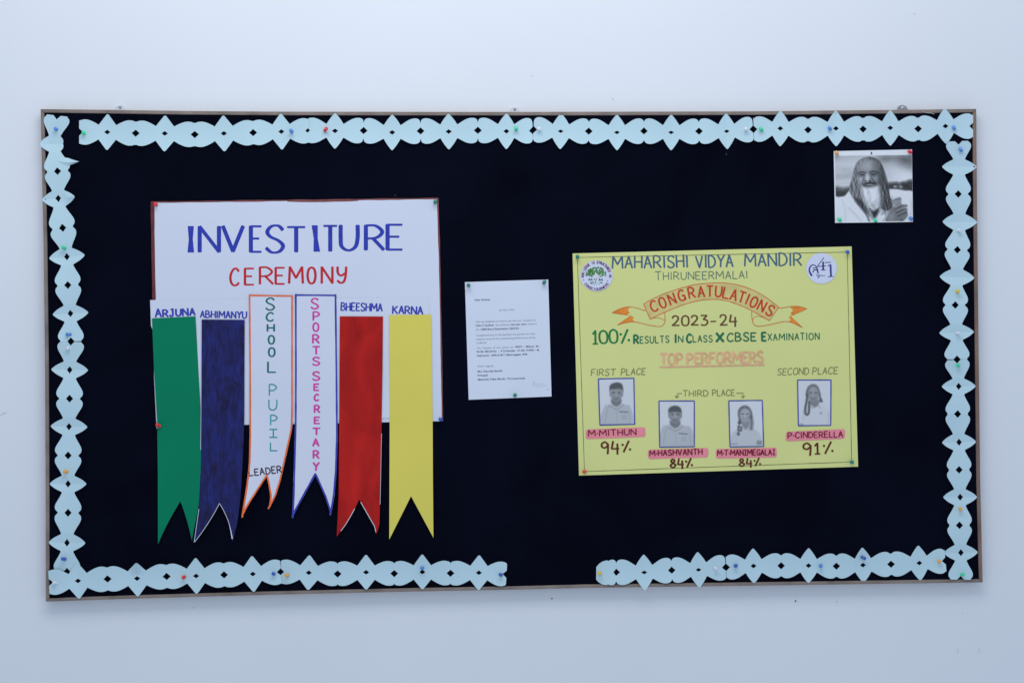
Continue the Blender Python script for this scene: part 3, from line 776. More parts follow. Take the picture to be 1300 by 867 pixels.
def portrait(X, Y):
    t = Tone(X, Y, .74)
    t.T += .04 * np.sin(Y * .03 + X * .004)
    t.poly([(560, 130), (700, 120), (870, 130), (870, 255), (790, 240), (700, 200), (640, 215), (560, 200)], .50, 60, .9)
    t.ell(780, 190, 75, 45, .36, .9, .8); t.ell(600, 165, 50, 28, .45, .9, .6)
    t.ell(690, 290, 110, 70, .80, .9, .8); t.ell(780, 345, 85, 55, .86, .7, .8)
    t.poly([(610, 415), (660, 395), (720, 400), (790, 385), (840, 370), (870, 375), (870, 500), (780, 470), (620, 460)], .30, 22)
    for bx, by, br, bt_ in ((640, 410, 22, .34), (668, 430, 26, .22), (700, 405, 22, .30), (720, 440, 24, .26), (765, 405, 22, .24), (800, 430, 30, .20), (830, 395, 26, .26), (850, 450, 30, .24), (785, 465, 24, .3)): t.ell(bx, by, br, br * .8, bt_, .9, .8)
    t.ell(690, 432, 16, 10, .66, .9); t.ell(742, 432, 14, 11, .66, .9); t.line([(120, 250), (260, 262)], 26, .66, .6, 30); t.line([(115, 380), (255, 372)], 22, .82, .7, 24); t.line([(115, 330), (250, 335)], 18, .66, .5, 24)
    t.poly([(100, 440), (190, 445), (270, 440), (270, 490), (200, 540), (100, 545)], .27, 22)
    t.ell(170, 465, 55, 9, .5, .9, .6)
    # robe
    t.poly([(100, 545), (150, 530), (205, 520), (240, 480), (275, 455), (330, 560), (400, 660), (460, 740), (480, 800), (100, 800)], .84, 8)
    t.poly([(600, 470), (680, 455), (770, 468), (880, 505), (880, 800), (480, 800), (530, 680), (620, 560)], .84, 8)
    t.line([(300, 570), (360, 640), (420, 720), (440, 780)], 12, .62, .7); t.line([(250, 640), (330, 720), (370, 780)], 16, .72, .6)
    t.line([(840, 560), (850, 640), (835, 700)], 14, .72, .6); t.line([(180, 560), (210, 640), (215, 760)], 18, .77, .6)
    # hair
    t.ell(438, 260, 122, 108, .40, .1)
    t.poly([(430, 150), (345, 178), (303, 240), (278, 340), (250, 440), (262, 500), (300, 560), (360, 625), (420, 690), (450, 640), (400, 400), (400, 240)], .47, 8)
    t.poly([(430, 150), (510, 165), (562, 220), (602, 330), (628, 430), (640, 520), (668, 590), (648, 650), (590, 660), (540, 640), (500, 690), (470, 640), (520, 400), (500, 230)], .33, 8)
    t.poly([(300, 540), (360, 560), (420, 640), (450, 710), (410, 680), (340, 610)], .26, 14)
    hm = np.clip(sdist([(430, 150), (345, 178), (303, 240), (278, 340), (250, 440), (262, 500), (360, 625), (450, 700), (540, 640), (650, 650), (668, 590), (628, 430), (562, 220), (510, 165)], X, Y) / 10, 0, 1)
    t.T += hm * (hairnoise(X, Y, .16, .05, .20, 3) + hairnoise(X, Y, .3, .22, .16, 5))
    # face
    t.poly([(355, 215), (400, 180), (470, 180), (525, 215), (545, 300), (550, 400), (535, 450), (370, 450), (345, 380), (335, 300)], .50, 14)
    t.ell(425, 235, 68, 46, .68, 1.0, .85); t.ell(510, 235, 32, 58, .40, 1.0, .7)
    t.ell(540, 360, 22, 80, .30, .9, .8); t.ell(362, 362, 24, 30, .70, .9, .85); t.ell(502, 350, 22, 26, .60, .9, .75)
    t.line([(342, 301), (370, 292), (412, 300)], 15, .27, .85, 9); t.line([(445, 297), (480, 285), (526, 298)], 15, .24, .85, 9)
    t.ell(373, 318, 25, 8, .22, .8); t.ell(482, 313, 25, 8, .20, .8); t.ell(372, 308, 26, 5, .50, .9, .6); t.ell(484, 303, 26, 5, .44, .9, .6)
    t.line([(345, 335), (375, 340), (400, 332)], 6, .36, .7); t.line([(462, 330), (490, 334), (520, 326)], 6, .34, .7)
    t.poly([(412, 300), (434, 300), (452, 360), (440, 380), (412, 380), (396, 362)], .62, 12); t.ell(424, 350, 13, 26, .78, .9)
    t.ell(404, 376, 9, 6, .25, .8); t.ell(446, 374, 10, 6, .22, .8)
    t.line([(392, 350), (376, 385), (378, 410)], 8, .30, .8); t.line([(462, 350), (490, 378), (502, 405)], 9, .26, .8)
    t.poly([(382, 412), (405, 396), (435, 388), (470, 388), (505, 398), (515, 420), (480, 432), (430, 436), (392, 432)], .20, 10)
    t.ell(445, 413, 36, 8, .56, .7); t.ell(445, 426, 28, 4, .16, .8)
    # beard
    t.poly([(372, 440), (395, 438), (445, 440), (495, 428), (528, 432), (545, 500), (556, 580), (540, 640), (500, 668), (460, 650), (410, 590), (380, 510)], .84, 26)
    bmk = np.clip(sdist([(372, 440), (528, 432), (556, 580), (500, 668), (410, 590)], X, Y) / 20, 0, 1)
    t.T += bmk * hairnoise(X, Y, .09, .02, .12, 9) - bmk * np.clip((Y - 540) / 130, 0, 1) * .20
    t.poly([(445, 640), (480, 668), (530, 640), (522, 690), (490, 735), (465, 690)], .20, 14)
    t.poly([(400, 590), (440, 650), (478, 720), (470, 740), (420, 680)], .60, 14, .6)
    t.line([(380, 650), (425, 715), (445, 770)], 12, .33, .9); t.line([(510, 720), (530, 690), (545, 660)], 9, .52, .8)
    t.line([(560, 700), (590, 670), (600, 720), (570, 760)], 14, .58, .7)
    t.poly([(560, 560), (620, 540), (662, 590), (640, 655), (580, 665)], .26, 45, .7)
    q_ = np.clip(sdist([(560, 480), (640, 500), (680, 600), (650, 670), (560, 670)], X, Y) / 14 + .5, 0, 1); t.T += q_ * (hairnoise(X, Y, .22, .3, .30, 11) + .02)
    # hand
    t.poly([(655, 570), (690, 545), (740, 532), (748, 575), (720, 600), (670, 605)], .56, 8); t.line([(690, 552), (740, 548)], 7, .38, .8)
    t.poly([(640, 660), (690, 610), (745, 583), (752, 600), (800, 603), (806, 622), (770, 640), (806, 645), (804, 665), (806, 688), (770, 725), (730, 762), (600, 765), (615, 710)], .46, 8)
    t.line([(690, 625), (745, 596)], 16, .60, .8); t.line([(700, 660), (795, 616)], 15, .52, .8); t.line([(710, 695), (798, 656)], 15, .48, .8); t.line([(725, 722), (796, 690)], 14, .44, .8)
    t.line([(690, 648), (760, 612)], 6, .24); t.line([(700, 685), (795, 638)], 7, .22); t.line([(715, 712), (800, 674)], 7, .20)
    t.poly([(730, 765), (770, 728), (806, 695), (800, 720), (755, 770)], .22, 12, .8)
    t.ell(650, 720, 28, 40, .58, .9, .7)
    # white margin of the sheet
    m = np.clip((139 - (Y + (X - 110) * .012)) / 6, 0, 1); t.put(m, .90, 1); t.put(np.clip((114 - X + (Y - 90) * .02) / 5, 0, 1), .9, 1); t.put(np.clip((Y - 766 + (X - 110) * .008) / 5, 0, 1), .88, 1)
    t.put(np.clip((X - 848 - (Y - 90) * .012) / 4, 0, 1), .88, 1)
    t.ell(463, 112, 7, 12, .2, .6)
    r = np.random.RandomState(4); t.T = t.T + r.normal(0, .028, X.shape) * (.8 + 0 * np.clip(sdist([(430, 150), (250, 440), (360, 625), (450, 700), (650, 650), (628, 430), (562, 220)], X, Y) / 30, 0, 1))
    return t.T
dp = wavy(0.0222, 0.0004, .07, .06, .2)
PC = ((1058.4, 192.2), (1157.8, 190.0), (1159.0, 282.0), (1060.2, 283.2))
photo = print_mesh('portrait_photo', PC, (1045, 180), 7.54, dp, portrait, 190, 176)
tag(photo, 'black and white photo of a long-haired bearded man, pinned in the upper right corner', 'photo')

# ------------------------------------------------------------------ yellow results poster
dY = wavy(0.0222, 0.0007, .022, .018, 2.0)
ypost = empty('results_poster', P(908, 600, PANEL))
tag(ypost, 'yellow hand-lettered congratulations poster with four small student photos', 'poster')
sheet('paper_sheet', [(726.9, 321.9), (735.1, 603.5)], [(1081.2, 313), (1089.4, 592.2)], lambda s: 603.5 - 11.3 * s, dY, M_YELLOWCHART, ypost)
pen = Pen(dY, .75, jit=.2)
for a, b in (((733, 327), (1075.6, 320.2)), ((733, 327), (742, 598.4)), ((742, 598.4), (1081.3, 586.2)), ((1075.6, 320.2), (1081.3, 586.2))): pen.stroke([a, b])
pen.build('ruled_border', ink('olive_pen', (92, 96, 60)), ypost)

def letter_parts(calls, m, pw, depth=None, **kw):
    """each word or line of writing is a part of its own"""
    for c in calls:
        pen = Pen(depth or dY, pw, **kw)
        for args, k in c:
            if args is None: [pen.stroke(q) for q in k]
            else: pen.text(*args, **k)
        pen.build('lettering', m, ypost)
letter_parts([[(('MAHARISHI', 777.5, 341, 873.5, 339.3, 15.2), {})], [(('VIDYA', 884, 340, 930.5, 338.6, 15.0), {})], [(('MANDIR', 945.5, 338.3, 1017.5, 336.8, 15.6), {})]],
             ink('slate_blue_marker', (62, 92, 122)), 2.2, calli=.2)
pen = Pen(dY, 1.15)
pen.text('THIRUNEERMALAI', 832, 355.6, 949, 353.4, 10.6, small=([0], .9))
pen.build('lettering', ink('grey_green_pen', (88, 112, 106)), ypost)

# banner drawing
M_OL = ink('orange_brown_pen', (176, 92, 50)); 
TA = [(817, 386), (831, 378.4), (848, 371.2), (875.7, 362.8), (893, 360.2), (910, 359.2), (920, 359.3), (935.7, 361.6), (953.6, 367.4), (971.5, 376.9), (988.5, 390)]
BA = [(825.5, 405.2), (834, 401), (843.9, 396.5), (867, 387), (886, 382), (900, 380.3), (912, 380.3), (924, 382.4), (940, 387.8), (957, 395.8), (977, 407)]
ta = crom(TA, 4); ba = crom(BA, 4)
fl = Pen(dY, 1)
for i in range(len(ta) - 1): fl.fill([ta[i], ta[i + 1], ba[i + 1], ba[i]])
fl.k = 0
mb = MB(); mb.quadgrid([[P(x, y, dY(x, y) + .0002) for x, y in ta], [P(x, y, dY(x, y) + .0002) for x, y in ba]])
mb.build('banner_fill', mat('orange_pencil_tint', (.68, .56, .20), var=.12, scale=40), ypost)
pen = Pen(dY, .9, jit=.15)
pen.stroke(ta, 1.0); pen.stroke(ba, 1.0); pen.stroke([TA[0], BA[0]]); pen.stroke([TA[-1], BA[-1]])
lt_u = crom([(819.5, 394.8), (811, 391.8), (803, 390), (794, 390), (785, 393), (777, 397)], 4); lt_l = crom([(844, 396.8), (844.2, 408), (842, 412.5), (837.6, 414.6), (823.8, 412.8), (806.5, 408.8), (795, 409.5), (784, 412.6)], 4)
pen.stroke(lt_u); pen.stroke(lt_l); pen.stroke([(777, 397), (801.3, 400.8), (784, 412.6)])
pen.stroke(crom([(825.5, 405.4), (831, 403.6), (838, 404), (843.7, 407)], 4), .7)
rt_u = crom([(988.5, 391), (994, 391), (1000, 389.8), (1010.8, 388.8), (1018, 390), (1024.2, 392.2)], 4); rt_l = crom([(954.5, 395), (954.6, 404), (957, 411.5), (962.6, 414.3), (976.9, 412.3), (993, 408.6), (1001, 408.4), (1007.2, 410.2), (1018.5, 415.8)], 4)
pen.stroke(rt_u); pen.stroke(rt_l); pen.stroke([(1024.2, 392.2), (1003.3, 401.5), (1018.5, 415.8)])
pen.stroke(crom([(955.6, 406.5), (958, 402.4), (963, 401.4), (970, 403.6), (977, 407)], 4), .7)
pen.build('banner_outline', M_OL, ypost)
M_TIP = ink('orange_pencil', (208, 122, 50), .25)
for tips in (([(777, 397), (785, 393), (794, 390.3), (799, 390.2), (797, 394), (799.5, 397), (796, 399.6)], [(784, 412.4), (801, 401.3), (805, 402.5), (803, 405.5), (806, 408.6), (795, 409.3)]),
             ([(1024, 392.4), (1018, 390.2), (1008, 389.2), (1003, 390), (1007, 394), (1003.5, 398), (1006, 400)], [(1018.3, 415.4), (1004, 401.6), (1001, 403), (1004, 405.5), (1002, 408.3), (1007, 410)])):
    pen = Pen(dY, 1); [pen.fill(t) for t in tips]; pen.build('banner_tip_fill', M_TIP, ypost)
pen = Pen(dY, 2.3, calli=.15)
cs = [('C', 829.9, 388.7), ('O', 841, 384.3), ('N', 853, 379.6), ('G', 865, 375.2), ('R', 878, 371.6), ('A', 890.2, 370.4), ('T', 901.2, 369.8), ('U', 912.4, 370.2), ('L', 922.4, 372), ('A', 932, 374.4), ('T', 941.8, 377.2), ('I', 949.2, 379.8), ('O', 957.2, 383.6), ('N', 967.4, 388.4), ('S', 978, 394.2)]
for i, (ch, x, y) in enumerate(cs):
    a = cs[max(0, i - 1)]; b = cs[min(14, i + 1)]
    an = math.atan2(b[2] - a[2], b[1] - a[1]); h = 13.4
    pen.glyph(ch, x - math.sin(an) * h / 2, y + math.cos(an) * h / 2, 7.6 if ch != 'I' else 3, h, an)
pen.build('lettering', ink('red_orange_marker', (168, 56, 40)), ypost)

letter_parts([[(('2023', 853.5, 413.6, 898.5, 412.6, 12.4), {}), (('-', 902.5, 413.2, 909, 413, 12), {}), (('24', 914.5, 413, 935.5, 412, 12.6), {})]], ink('brown_marker', (92, 62, 44)), 2.3, calli=.2)
pen = Pen(dY, 2.7, calli=.25); pen.text('100%', 752.5, 436.4, 799, 435, 16.6, gap=.2)
pen.build('lettering', ink('green_marker', (26, 110, 62)), ypost)
pen = Pen(dY, 1.3)
for tx, x0, x1, y0, y1 in (('RESULTS', 805, 849.5, 436, 434.8), ('IN', 857, 867, 434.8, 434.6), ('CLASS', 872, 904.5, 434.6, 433.8), ('CBSE', 923.5, 959.8, 433.3, 432.7), ('EXAMINATION', 967.5, 1040, 432.4, 431)):
    pen.text(tx, x0, y0, x1, y1, 10.2, small=(([0] if tx != 'CBSE' else [0, 1, 2, 3]), .82), bold=(([0], 2.5) if tx != 'CBSE' else ([0, 1, 2, 3], 1.8)), gap=.32)
pen.text('X', 909.5, 433.6, 918.5, 433.4, 11, width=3.0)
pen.build('lettering', ink('green_teal_marker', (30, 100, 76)), ypost)
pen = Pen(dY, 2.9); pen.text('TOP', 839, 463, 866.5, 462.4, 13); pen.text('PERFORMERS', 873, 462.3, 969, 459.8, 13.4)
pen.stroke([(837, 465.6), (970.5, 462.6)], 1.0); pen.stroke([(838, 467), (970.5, 464)], .6)
pen.build('lettering', ink('salmon_marker', (206, 150, 134)), ypost)
pen = Pen(lambda x, y: dY(x, y) + .0004, 1.0); pen.text('TOP', 839, 463, 866.5, 462.4, 13, wob=.02); pen.text('PERFORMERS', 873, 462.3, 969, 459.8, 13.4)
pen.build('lettering', ink('pale_inner_line', (190, 172, 116)), ypost)
letter_parts([[(('FIRST', 750.5, 477, 781, 476.3, 8), dict(slant=.12)), (('PLACE', 788.5, 476.2, 819, 475.4, 8), dict(slant=.12))],
              [(('SECOND', 987, 476.2, 1026.5, 475.3, 8.4), dict(slant=.12)), (('PLACE', 1031.5, 475.2, 1063, 474.4, 8.4), dict(slant=.12))],
              [(('THIRD', 867, 503.2, 899, 502.7, 7.6), {}), (('PLACE', 904.5, 502.6, 932.5, 502.1, 7.6), {}),
               (None, ([(865.5, 499.4), (860.5, 499.6), (858.8, 504.8)], [(857, 502.4), (858.8, 505), (862, 503)], [(935, 499.2), (943.4, 499), (943.6, 505)], [(941, 502.6), (943.6, 505.2), (945.4, 502.4)]))]],
             ink('olive_grey_pen', (112, 120, 84)), 1.15)

# glued student photos
def boy(fx, fy, hair, shirt, tagbar):
    def f(X, Y):
        t = Tone(X, Y, .88)
        t.poly(shirt, .76, 14)
        t.line([(shirt[0][0] + 60, 520), (shirt[0][0] + 20, 760)], 14, .66, .7); t.line([(560, 560), (575, 760)], 12, .66, .7)
        t.poly([(fx - 72, fy + 80), (fx + 72, fy + 80), (fx + 76, fy + 150), (fx, fy + 200), (fx - 78, fy + 145)], .50, 14)
        t.ell(fx, fy, 96, 118, .60, .14); t.ell(fx - 98, fy + 5, 14, 30, .56, .5); t.ell(fx + 98, fy + 5, 14, 30, .56, .5)
        t.ell(fx - 20, fy - 30, 50, 34, .68, .9, .7); t.ell(fx, fy + 80, 60, 34, .52, .9, .6)
        t.poly(hair, .36, 14)
        for s in (-1, 1):
            t.ell(fx + s * 45, fy - 22, 26, 10, .38, .7); t.line([(fx + s * 22, fy - 42), (fx + s * 70, fy - 44)], 9, .42, .8)
        t.ell(fx, fy + 20, 14, 30, .70, .9, .8); t.line([(fx - 20, fy + 44), (fx + 20, fy + 44)], 8, .45, .8); t.line([(fx - 34, fy + 72), (fx + 34, fy + 72)], 11, .40, .9)
        t.line([(fx - 130, fy + 195), (fx - 85, fy + 205), (fx - 5, fy + 250)], 11, .56, .9); t.line([(fx + 120, fy + 175), (fx + 85, fy + 205), (fx + 10, fy + 250)], 11, .58, .9)
        t.line([(fx + 8, fy + 255), (fx + 8, 760)], 7, .66, .8)
        x, y = tagbar; t.line([(x, y), (x + 125, y + 8)], 20, .48, .9)
        t.poly([(x + 30, y + 60), (x + 110, y + 60), (x + 110, y + 130), (x + 30, y + 130)], .70, 10, .7, False)
        return t.T
    return f
def girl_a(X, Y):
    t = Tone(X, Y, .89)
    t.poly([(110, 620), (170, 540), (280, 490), (420, 490), (520, 530), (590, 620), (600, 800), (100, 800)], .80, 20)
    t.poly([(225, 330), (218, 220), (260, 150), (340, 122), (410, 160), (450, 240), (455, 330), (420, 340), (250, 340)], .44, 14)
    t.poly([(290, 360), (395, 360), (405, 450), (345, 510), (285, 450)], .58, 14)
    t.ell(335, 285, 86, 112, .68, .16); t.ell(335, 225, 60, 36, .74, .9, .6); t.line([(335, 130), (333, 195)], 9, .66, .8)
    for s in (-1, 1): t.ell(335 + s * 40, 262, 24, 9, .42, .7)
    t.ell(335, 300, 12, 26, .76, .9, .8); t.line([(300, 338), (335, 348), (372, 336)], 12, .48, .9); t.line([(312, 342), (358, 342)], 6, .86, .7)
    for x, y, r in ((250, 370, 24), (238, 410, 24), (262, 410, 18), (235, 480, 26), (268, 490, 22), (236, 525, 26), (268, 530, 18), (225, 590, 24)): t.ell(x, y, r, r * 1.2, .40, .5)
    t.ell(252, 500, 10, 22, .72, .8)
    t.line([(430, 320), (445, 400), (435, 500)], 50, .42); t.line([(425, 340), (432, 500)], 7, .62, .6); t.line([(452, 350), (450, 510)], 6, .60, .6)
    t.line([(285, 470), (345, 520), (405, 470)], 10, .64, .9)
    t.poly([(525, 700), (612, 700), (612, 770), (525, 770)], .58, 8, .9, False); t.line([(110, 755), (200, 755)], 18, .56, .8)
    return t.T
def girl_b(X, Y):
    t = Tone(X, Y, .88)
    t.poly([(110, 640), (160, 540), (260, 480), (420, 450), (520, 490), (575, 580), (590, 800), (90, 800)], .86, 18)
    t.poly([(208, 330), (205, 220), (245, 150), (315, 122), (385, 150), (420, 230), (425, 330)], .44, 14)
    t.poly([(262, 380), (400, 380), (405, 450), (340, 500), (262, 440)], .54, 14)
    t.ell(318, 305, 92, 130, .62, .14); t.ell(318, 205, 60, 44, .70, .9, .6)
    for s in (-1, 1): t.ell(318 + s * 44, 265, 28, 11, .42, .7)
    t.ell(316, 300, 13, 30, .70, .9, .7); t.line([(276, 352), (318, 362), (362, 350)], 12, .42, .9); t.ell(318, 420, 70, 50, .53, .9, .7)
    t.line([(220, 300), (205, 420), (185, 520), (190, 605), (220, 625), (244, 580), (248, 480), (246, 420)], 36, .38, 1, 12)
    t.line([(228, 430), (218, 520), (214, 590)], 14, .76, .9)
    for x, y, r in ((432, 350, 18), (440, 385, 24), (458, 410, 16), (425, 400, 14)): t.ell(x, y, r, r, .40, .6)
    t.line([(410, 240), (432, 330)], 10, .48)
    t.line([(262, 470), (300, 520), (345, 500), (400, 480), (430, 520)], 10, .58, .9); t.ell(443, 600, 18, 18, .62, .7)
    t.line([(150, 560), (160, 700)], 12, .74, .8); t.line([(560, 570), (565, 780)], 9, .70, .8); t.line([(90, 780), (150, 782)], 16, .55, .8)
    return t.T
B1 = boy(355, 290, [(250, 262), (244, 160), (300, 108), (400, 98), (458, 145), (467, 262), (444, 225), (400, 198), (330, 205), (270, 215)], [(150, 510), (220, 462), (290, 440), (430, 440), (500, 462), (590, 505), (605, 800), (100, 800)], (412, 576))
B2 = boy(325, 295, [(222, 282), (214, 190), (262, 140), (340, 128), (410, 160), (434, 225), (426, 282), (412, 242), (330, 228), (238, 242)], [(110, 490), (200, 450), (270, 430), (400, 430), (470, 455), (590, 500), (610, 800), (90, 800)], (395, 585))
dS = lambda x, y: dY(x, y) + 0.0006
for fn, c, org, lab in ((B1, ((759.8, 481), (804.7, 480.2), (805.8, 538.4), (761.6, 539.4)), (755, 478), 'pale grey photo of a boy in a collared shirt under the first place heading'),
                        (B2, ((836.6, 509), (881.4, 509), (881.4, 566.8), (837.6, 567.5)), (832, 505), 'pale grey photo of a boy in the middle of the poster, left of the two lower ones'),
                        (girl_a, ((925.3, 508.8), (967.7, 508.2), (969.5, 566.6), (926.8, 567.2)), (920, 505), 'pale grey photo of a girl with a braid on each shoulder'),
                        (girl_b, ((1012.6, 482.4), (1055, 482.4), (1054.6, 539.8), (1013.6, 540.3)), (1008, 478), 'pale grey photo of a girl with one looped braid')):
    ph = print_mesh('student_photo', c, org, 12.945, dS, fn, 70, 92, ypost); ph['label'] = lab
    pen = Pen(dS, 1.5, jit=.15)
    for a, b in zip(c, c[1:] + c[:1]): pen.stroke([a, b], 1.5)
    pen.build('photo_border', bpy.data.materials.get('blue_photo_pen') or ink('blue_photo_pen', (66, 74, 152)), ph)

# pink name labels
M_PINK = mat('pink_paper', seen((232, 124, 142)), var=.08, scale=25)
pens = Pen(lambda x, y: dS(x, y) + .0003, 1.35, calli=.15)
for (xl, xr, yl, yr, h), (tx, a, b, y0, y1, th) in (((743.6, 819.5, 551.4, 548.4, 12.4), ('M.MITHUN', 747, 807.5, 553.6, 551.8, 7.4)), ((822.6, 899.4, 576.6, 574.4, 11.8), ('M.HASHVANTH', 825, 891.5, 578.7, 576.6, 7.0)),
                                                    ((908.9, 986.2, 575.8, 574.4, 12.4), ('M.T.MANiMEGALAi', 911, 983.8, 578, 577.2, 6.8)), ((997.8, 1072.6, 554.2, 550.6, 12), ('P.CINDERELLA', 1000.5, 1069.8, 556.2, 554.6, 7.2))):
    mb = MB(); R = 3.0; poly = []
    def Q(x, v): t = (x - xl) / (xr - xl); return (x, yl + (yr - yl) * t + v)
    for cx_, cv, a0 in ((xr - R, -h / 2 + R, -90), (xr - R, h / 2 - R, 0), (xl + R, h / 2 - R, 90), (xl + R, -h / 2 + R, 180)):
        for i in range(6):
            an = math.radians(a0 + 18 * i); q = Q(cx_ + R * math.cos(an), cv + R * math.sin(an)); poly.append((q[0] + random.uniform(-.3, .3), q[1] + random.uniform(-.3, .3)))
    mb.v = [P(x, y, dS(x, y)) for x, y in poly]; mb.f = [tuple(range(len(poly)))]
    nl = mb.build('name_label', M_PINK, ypost)
    pen = Pen(lambda x, y: dS(x, y) + .0003, 1.35, calli=.15); pen.text(tx, a, y0, b, y1, th, gap=.3)
    pen.build('lettering', bpy.data.materials.get('maroon_pen') or ink('maroon_pen', (104, 14, 48)), nl)
letter_parts([[(('94%', 764, 574.6, 800.5, 573, 13.6), dict(gap=.3))], [(('84%', 851, 593.6, 879, 592.2, 10.6), dict(gap=.3))],
              [(('84%', 938.6, 591.8, 965.5, 590.8, 9.6), dict(gap=.3, width=2.1))], [(('91%', 1020, 577, 1057.5, 575.2, 14), dict(gap=.3))]],
             ink('dark_brown_marker', (84, 36, 26)), 2.4, depth=dS, calli=.25)

# round stickers
def disc(name, cx, cy, rx, ry, m, depth, parent):
    mb = MB(); k = 48; mb.v = [P(cx + rx * math.cos(2 * math.pi * i / k), cy + ry * math.sin(2 * math.pi * i / k), depth(cx, cy)) for i in range(k)]
    mb.f = [tuple(range(k))]; return mb.build(name, m, parent)
M_STICK = mat('white_sticker_paper', (.68, .69, .80), var=.02)
dK = lambda x, y: dY(757, 350) + 0.0010
b1 = disc('round_sticker', 757.3, 350.2, 20.6, 19.6, M_STICK, dK, ypost); b1['label'] = 'round white sticker with a green tree emblem'
pen = Pen(dK, .75)
def ring_text(pen, txt, cx, cy, r, a0, a1, h, gw, inward):
    for i, ch in enumerate(txt):
        a = math.radians(a0 + (a1 - a0) * i / (len(txt) - 1)); x, y = cx + r * math.cos(a), cy + r * math.sin(a)
        pen.glyph(ch, x, y, gw * (WID.get(ch, .8)) / .8, h, a + math.pi / 2 if not inward else a - math.pi / 2)
ring_text(pen, 'KNOWLEDGE IS STRUCTURED IN', 757.3, 350.6, 16.0, 178, 362, 3.0, 1.7, False)
ring_text(pen, 'CONSCIOUSNESS', 757.3, 350.2, 18.6, 143, 37, 3.0, 1.9, True)
pen.dot(741, 355.6, .7); pen.dot(771.4, 356.4, .7)
GLYPH['W'] = [(L_, [(0, 1), (.25, 0), (.5, .8), (.75, 0), (1, 1)])]
pen.build('ring_lettering', ink('plum_ink', (96, 48, 92)), b1)
pen = Pen(dK, 1)
rs = random.Random(3)
for i in range(230):                      # leafy crown of the emblem
    a = rs.uniform(math.pi * .98, math.pi * 2.02); r = math.sqrt(rs.uniform(.04, 1))
    x, y = 756.6 + 13.2 * r * math.cos(a), 349.6 + 10.8 * r * math.sin(a)
    if abs(x - 756.6) < 2 and y > 347: continue
    s_ = rs.uniform(.75, 1.45); b_ = rs.uniform(0, 3)
    pen.fill([(x + s_ * math.cos(b_ + q) * (1 if int(q * 2) % 2 else .6), y + s_ * math.sin(b_ + q) * .8) for q in (0, 1.1, 2.2, 3.2, 4.2, 5.2)])
for q in [[(748, 350.2), (752.5, 352)], [(765, 350.2), (761, 352.2)]]: pen.stroke(q, .7)
for i in range(26):
    x = 756.5 + rs.uniform(-8, 8); hgt = 2.6 * (1 - abs(x - 756.5) / 9); y = 359.4 + rs.uniform(-hgt, hgt); pen.dot(x, y, rs.uniform(.4, .8))
pen.build('tree_emblem', ink('emblem_green', (66, 122, 62), .3), b1)
pen = Pen(lambda x, y: dK(x, y) + .0003, .6)
for q in ([(756.6, 358), (756.8, 351), (755.5, 345.5)], [(756.8, 351), (760, 346)], [(756.6, 352), (750, 347)], [(757, 352.4), (764, 348)]): pen.stroke(q)
pen.build('emblem_branches', ink('emblem_pale', (196, 206, 208)), b1)
pen = Pen(dK, .95); pen.glyph('M', 749.6, 356.6, 4.2, 2.8); pen.glyph('V', 756.2, 356.6, 3.2, 2.8); pen.glyph('M', 762.6, 356.8, 4.2, 2.8)
pen.build('emblem_lettering', ink('emblem_dark', (52, 74, 74)), b1)

dK2 = lambda x, y: dY(1043, 341) + 0.0010
b2 = disc('round_sticker', 1043.0, 340.8, 19.6, 19.6, M_STICK, dK2, ypost); b2['label'] = 'round white sticker with blue numerals'
pen = Pen(dK2, 1.6)
pen.stroke([(1046, 327.2), (1037.8, 338.2)], .9); pen.stroke([(1037.8, 338.4), (1048.4, 337.8)], 1.0); pen.stroke([(1045, 332.6), (1045, 342.6)], 2.2); pen.stroke([(1042.2, 342.8), (1048, 342.8)], 1.0)
pen.stroke([(1054.4, 336.2), (1055, 351)], 2.3); pen.stroke([(1051, 337.6), (1054.4, 336.2)], 1.2); pen.stroke([(1051.2, 351.4), (1058, 351)], 1.0)
pen.stroke(crom([(1034.6, 337), (1031, 336.6), (1028, 340), (1027.8, 345), (1030.6, 350)]), 2.4, taper=(.4, 1))
pen.stroke(crom([(1034.6, 337), (1037, 340), (1038.6, 346.6)]), 1.9, taper=(.5, 1.1)); pen.stroke(crom([(1032, 346), (1033.6, 342.6), (1037, 343)]), 1.3); pen.stroke([(1031.8, 340.4), (1036, 340.2)], .9)
pen.stroke(crom([(1036.4, 348), (1038, 350.6), (1040, 348), (1039.4, 352.6), (1038, 352.2), (1041.6, 350.4), (1043, 349.2), (1044, 350.6), (1046, 349.6), (1047.6, 350.4)], 3), .6)
pen.stroke([(1047.4, 333.4), (1055, 333.1)], .9)
pen.build('numerals', ink('navy_ink', (48, 50, 118)), b2)

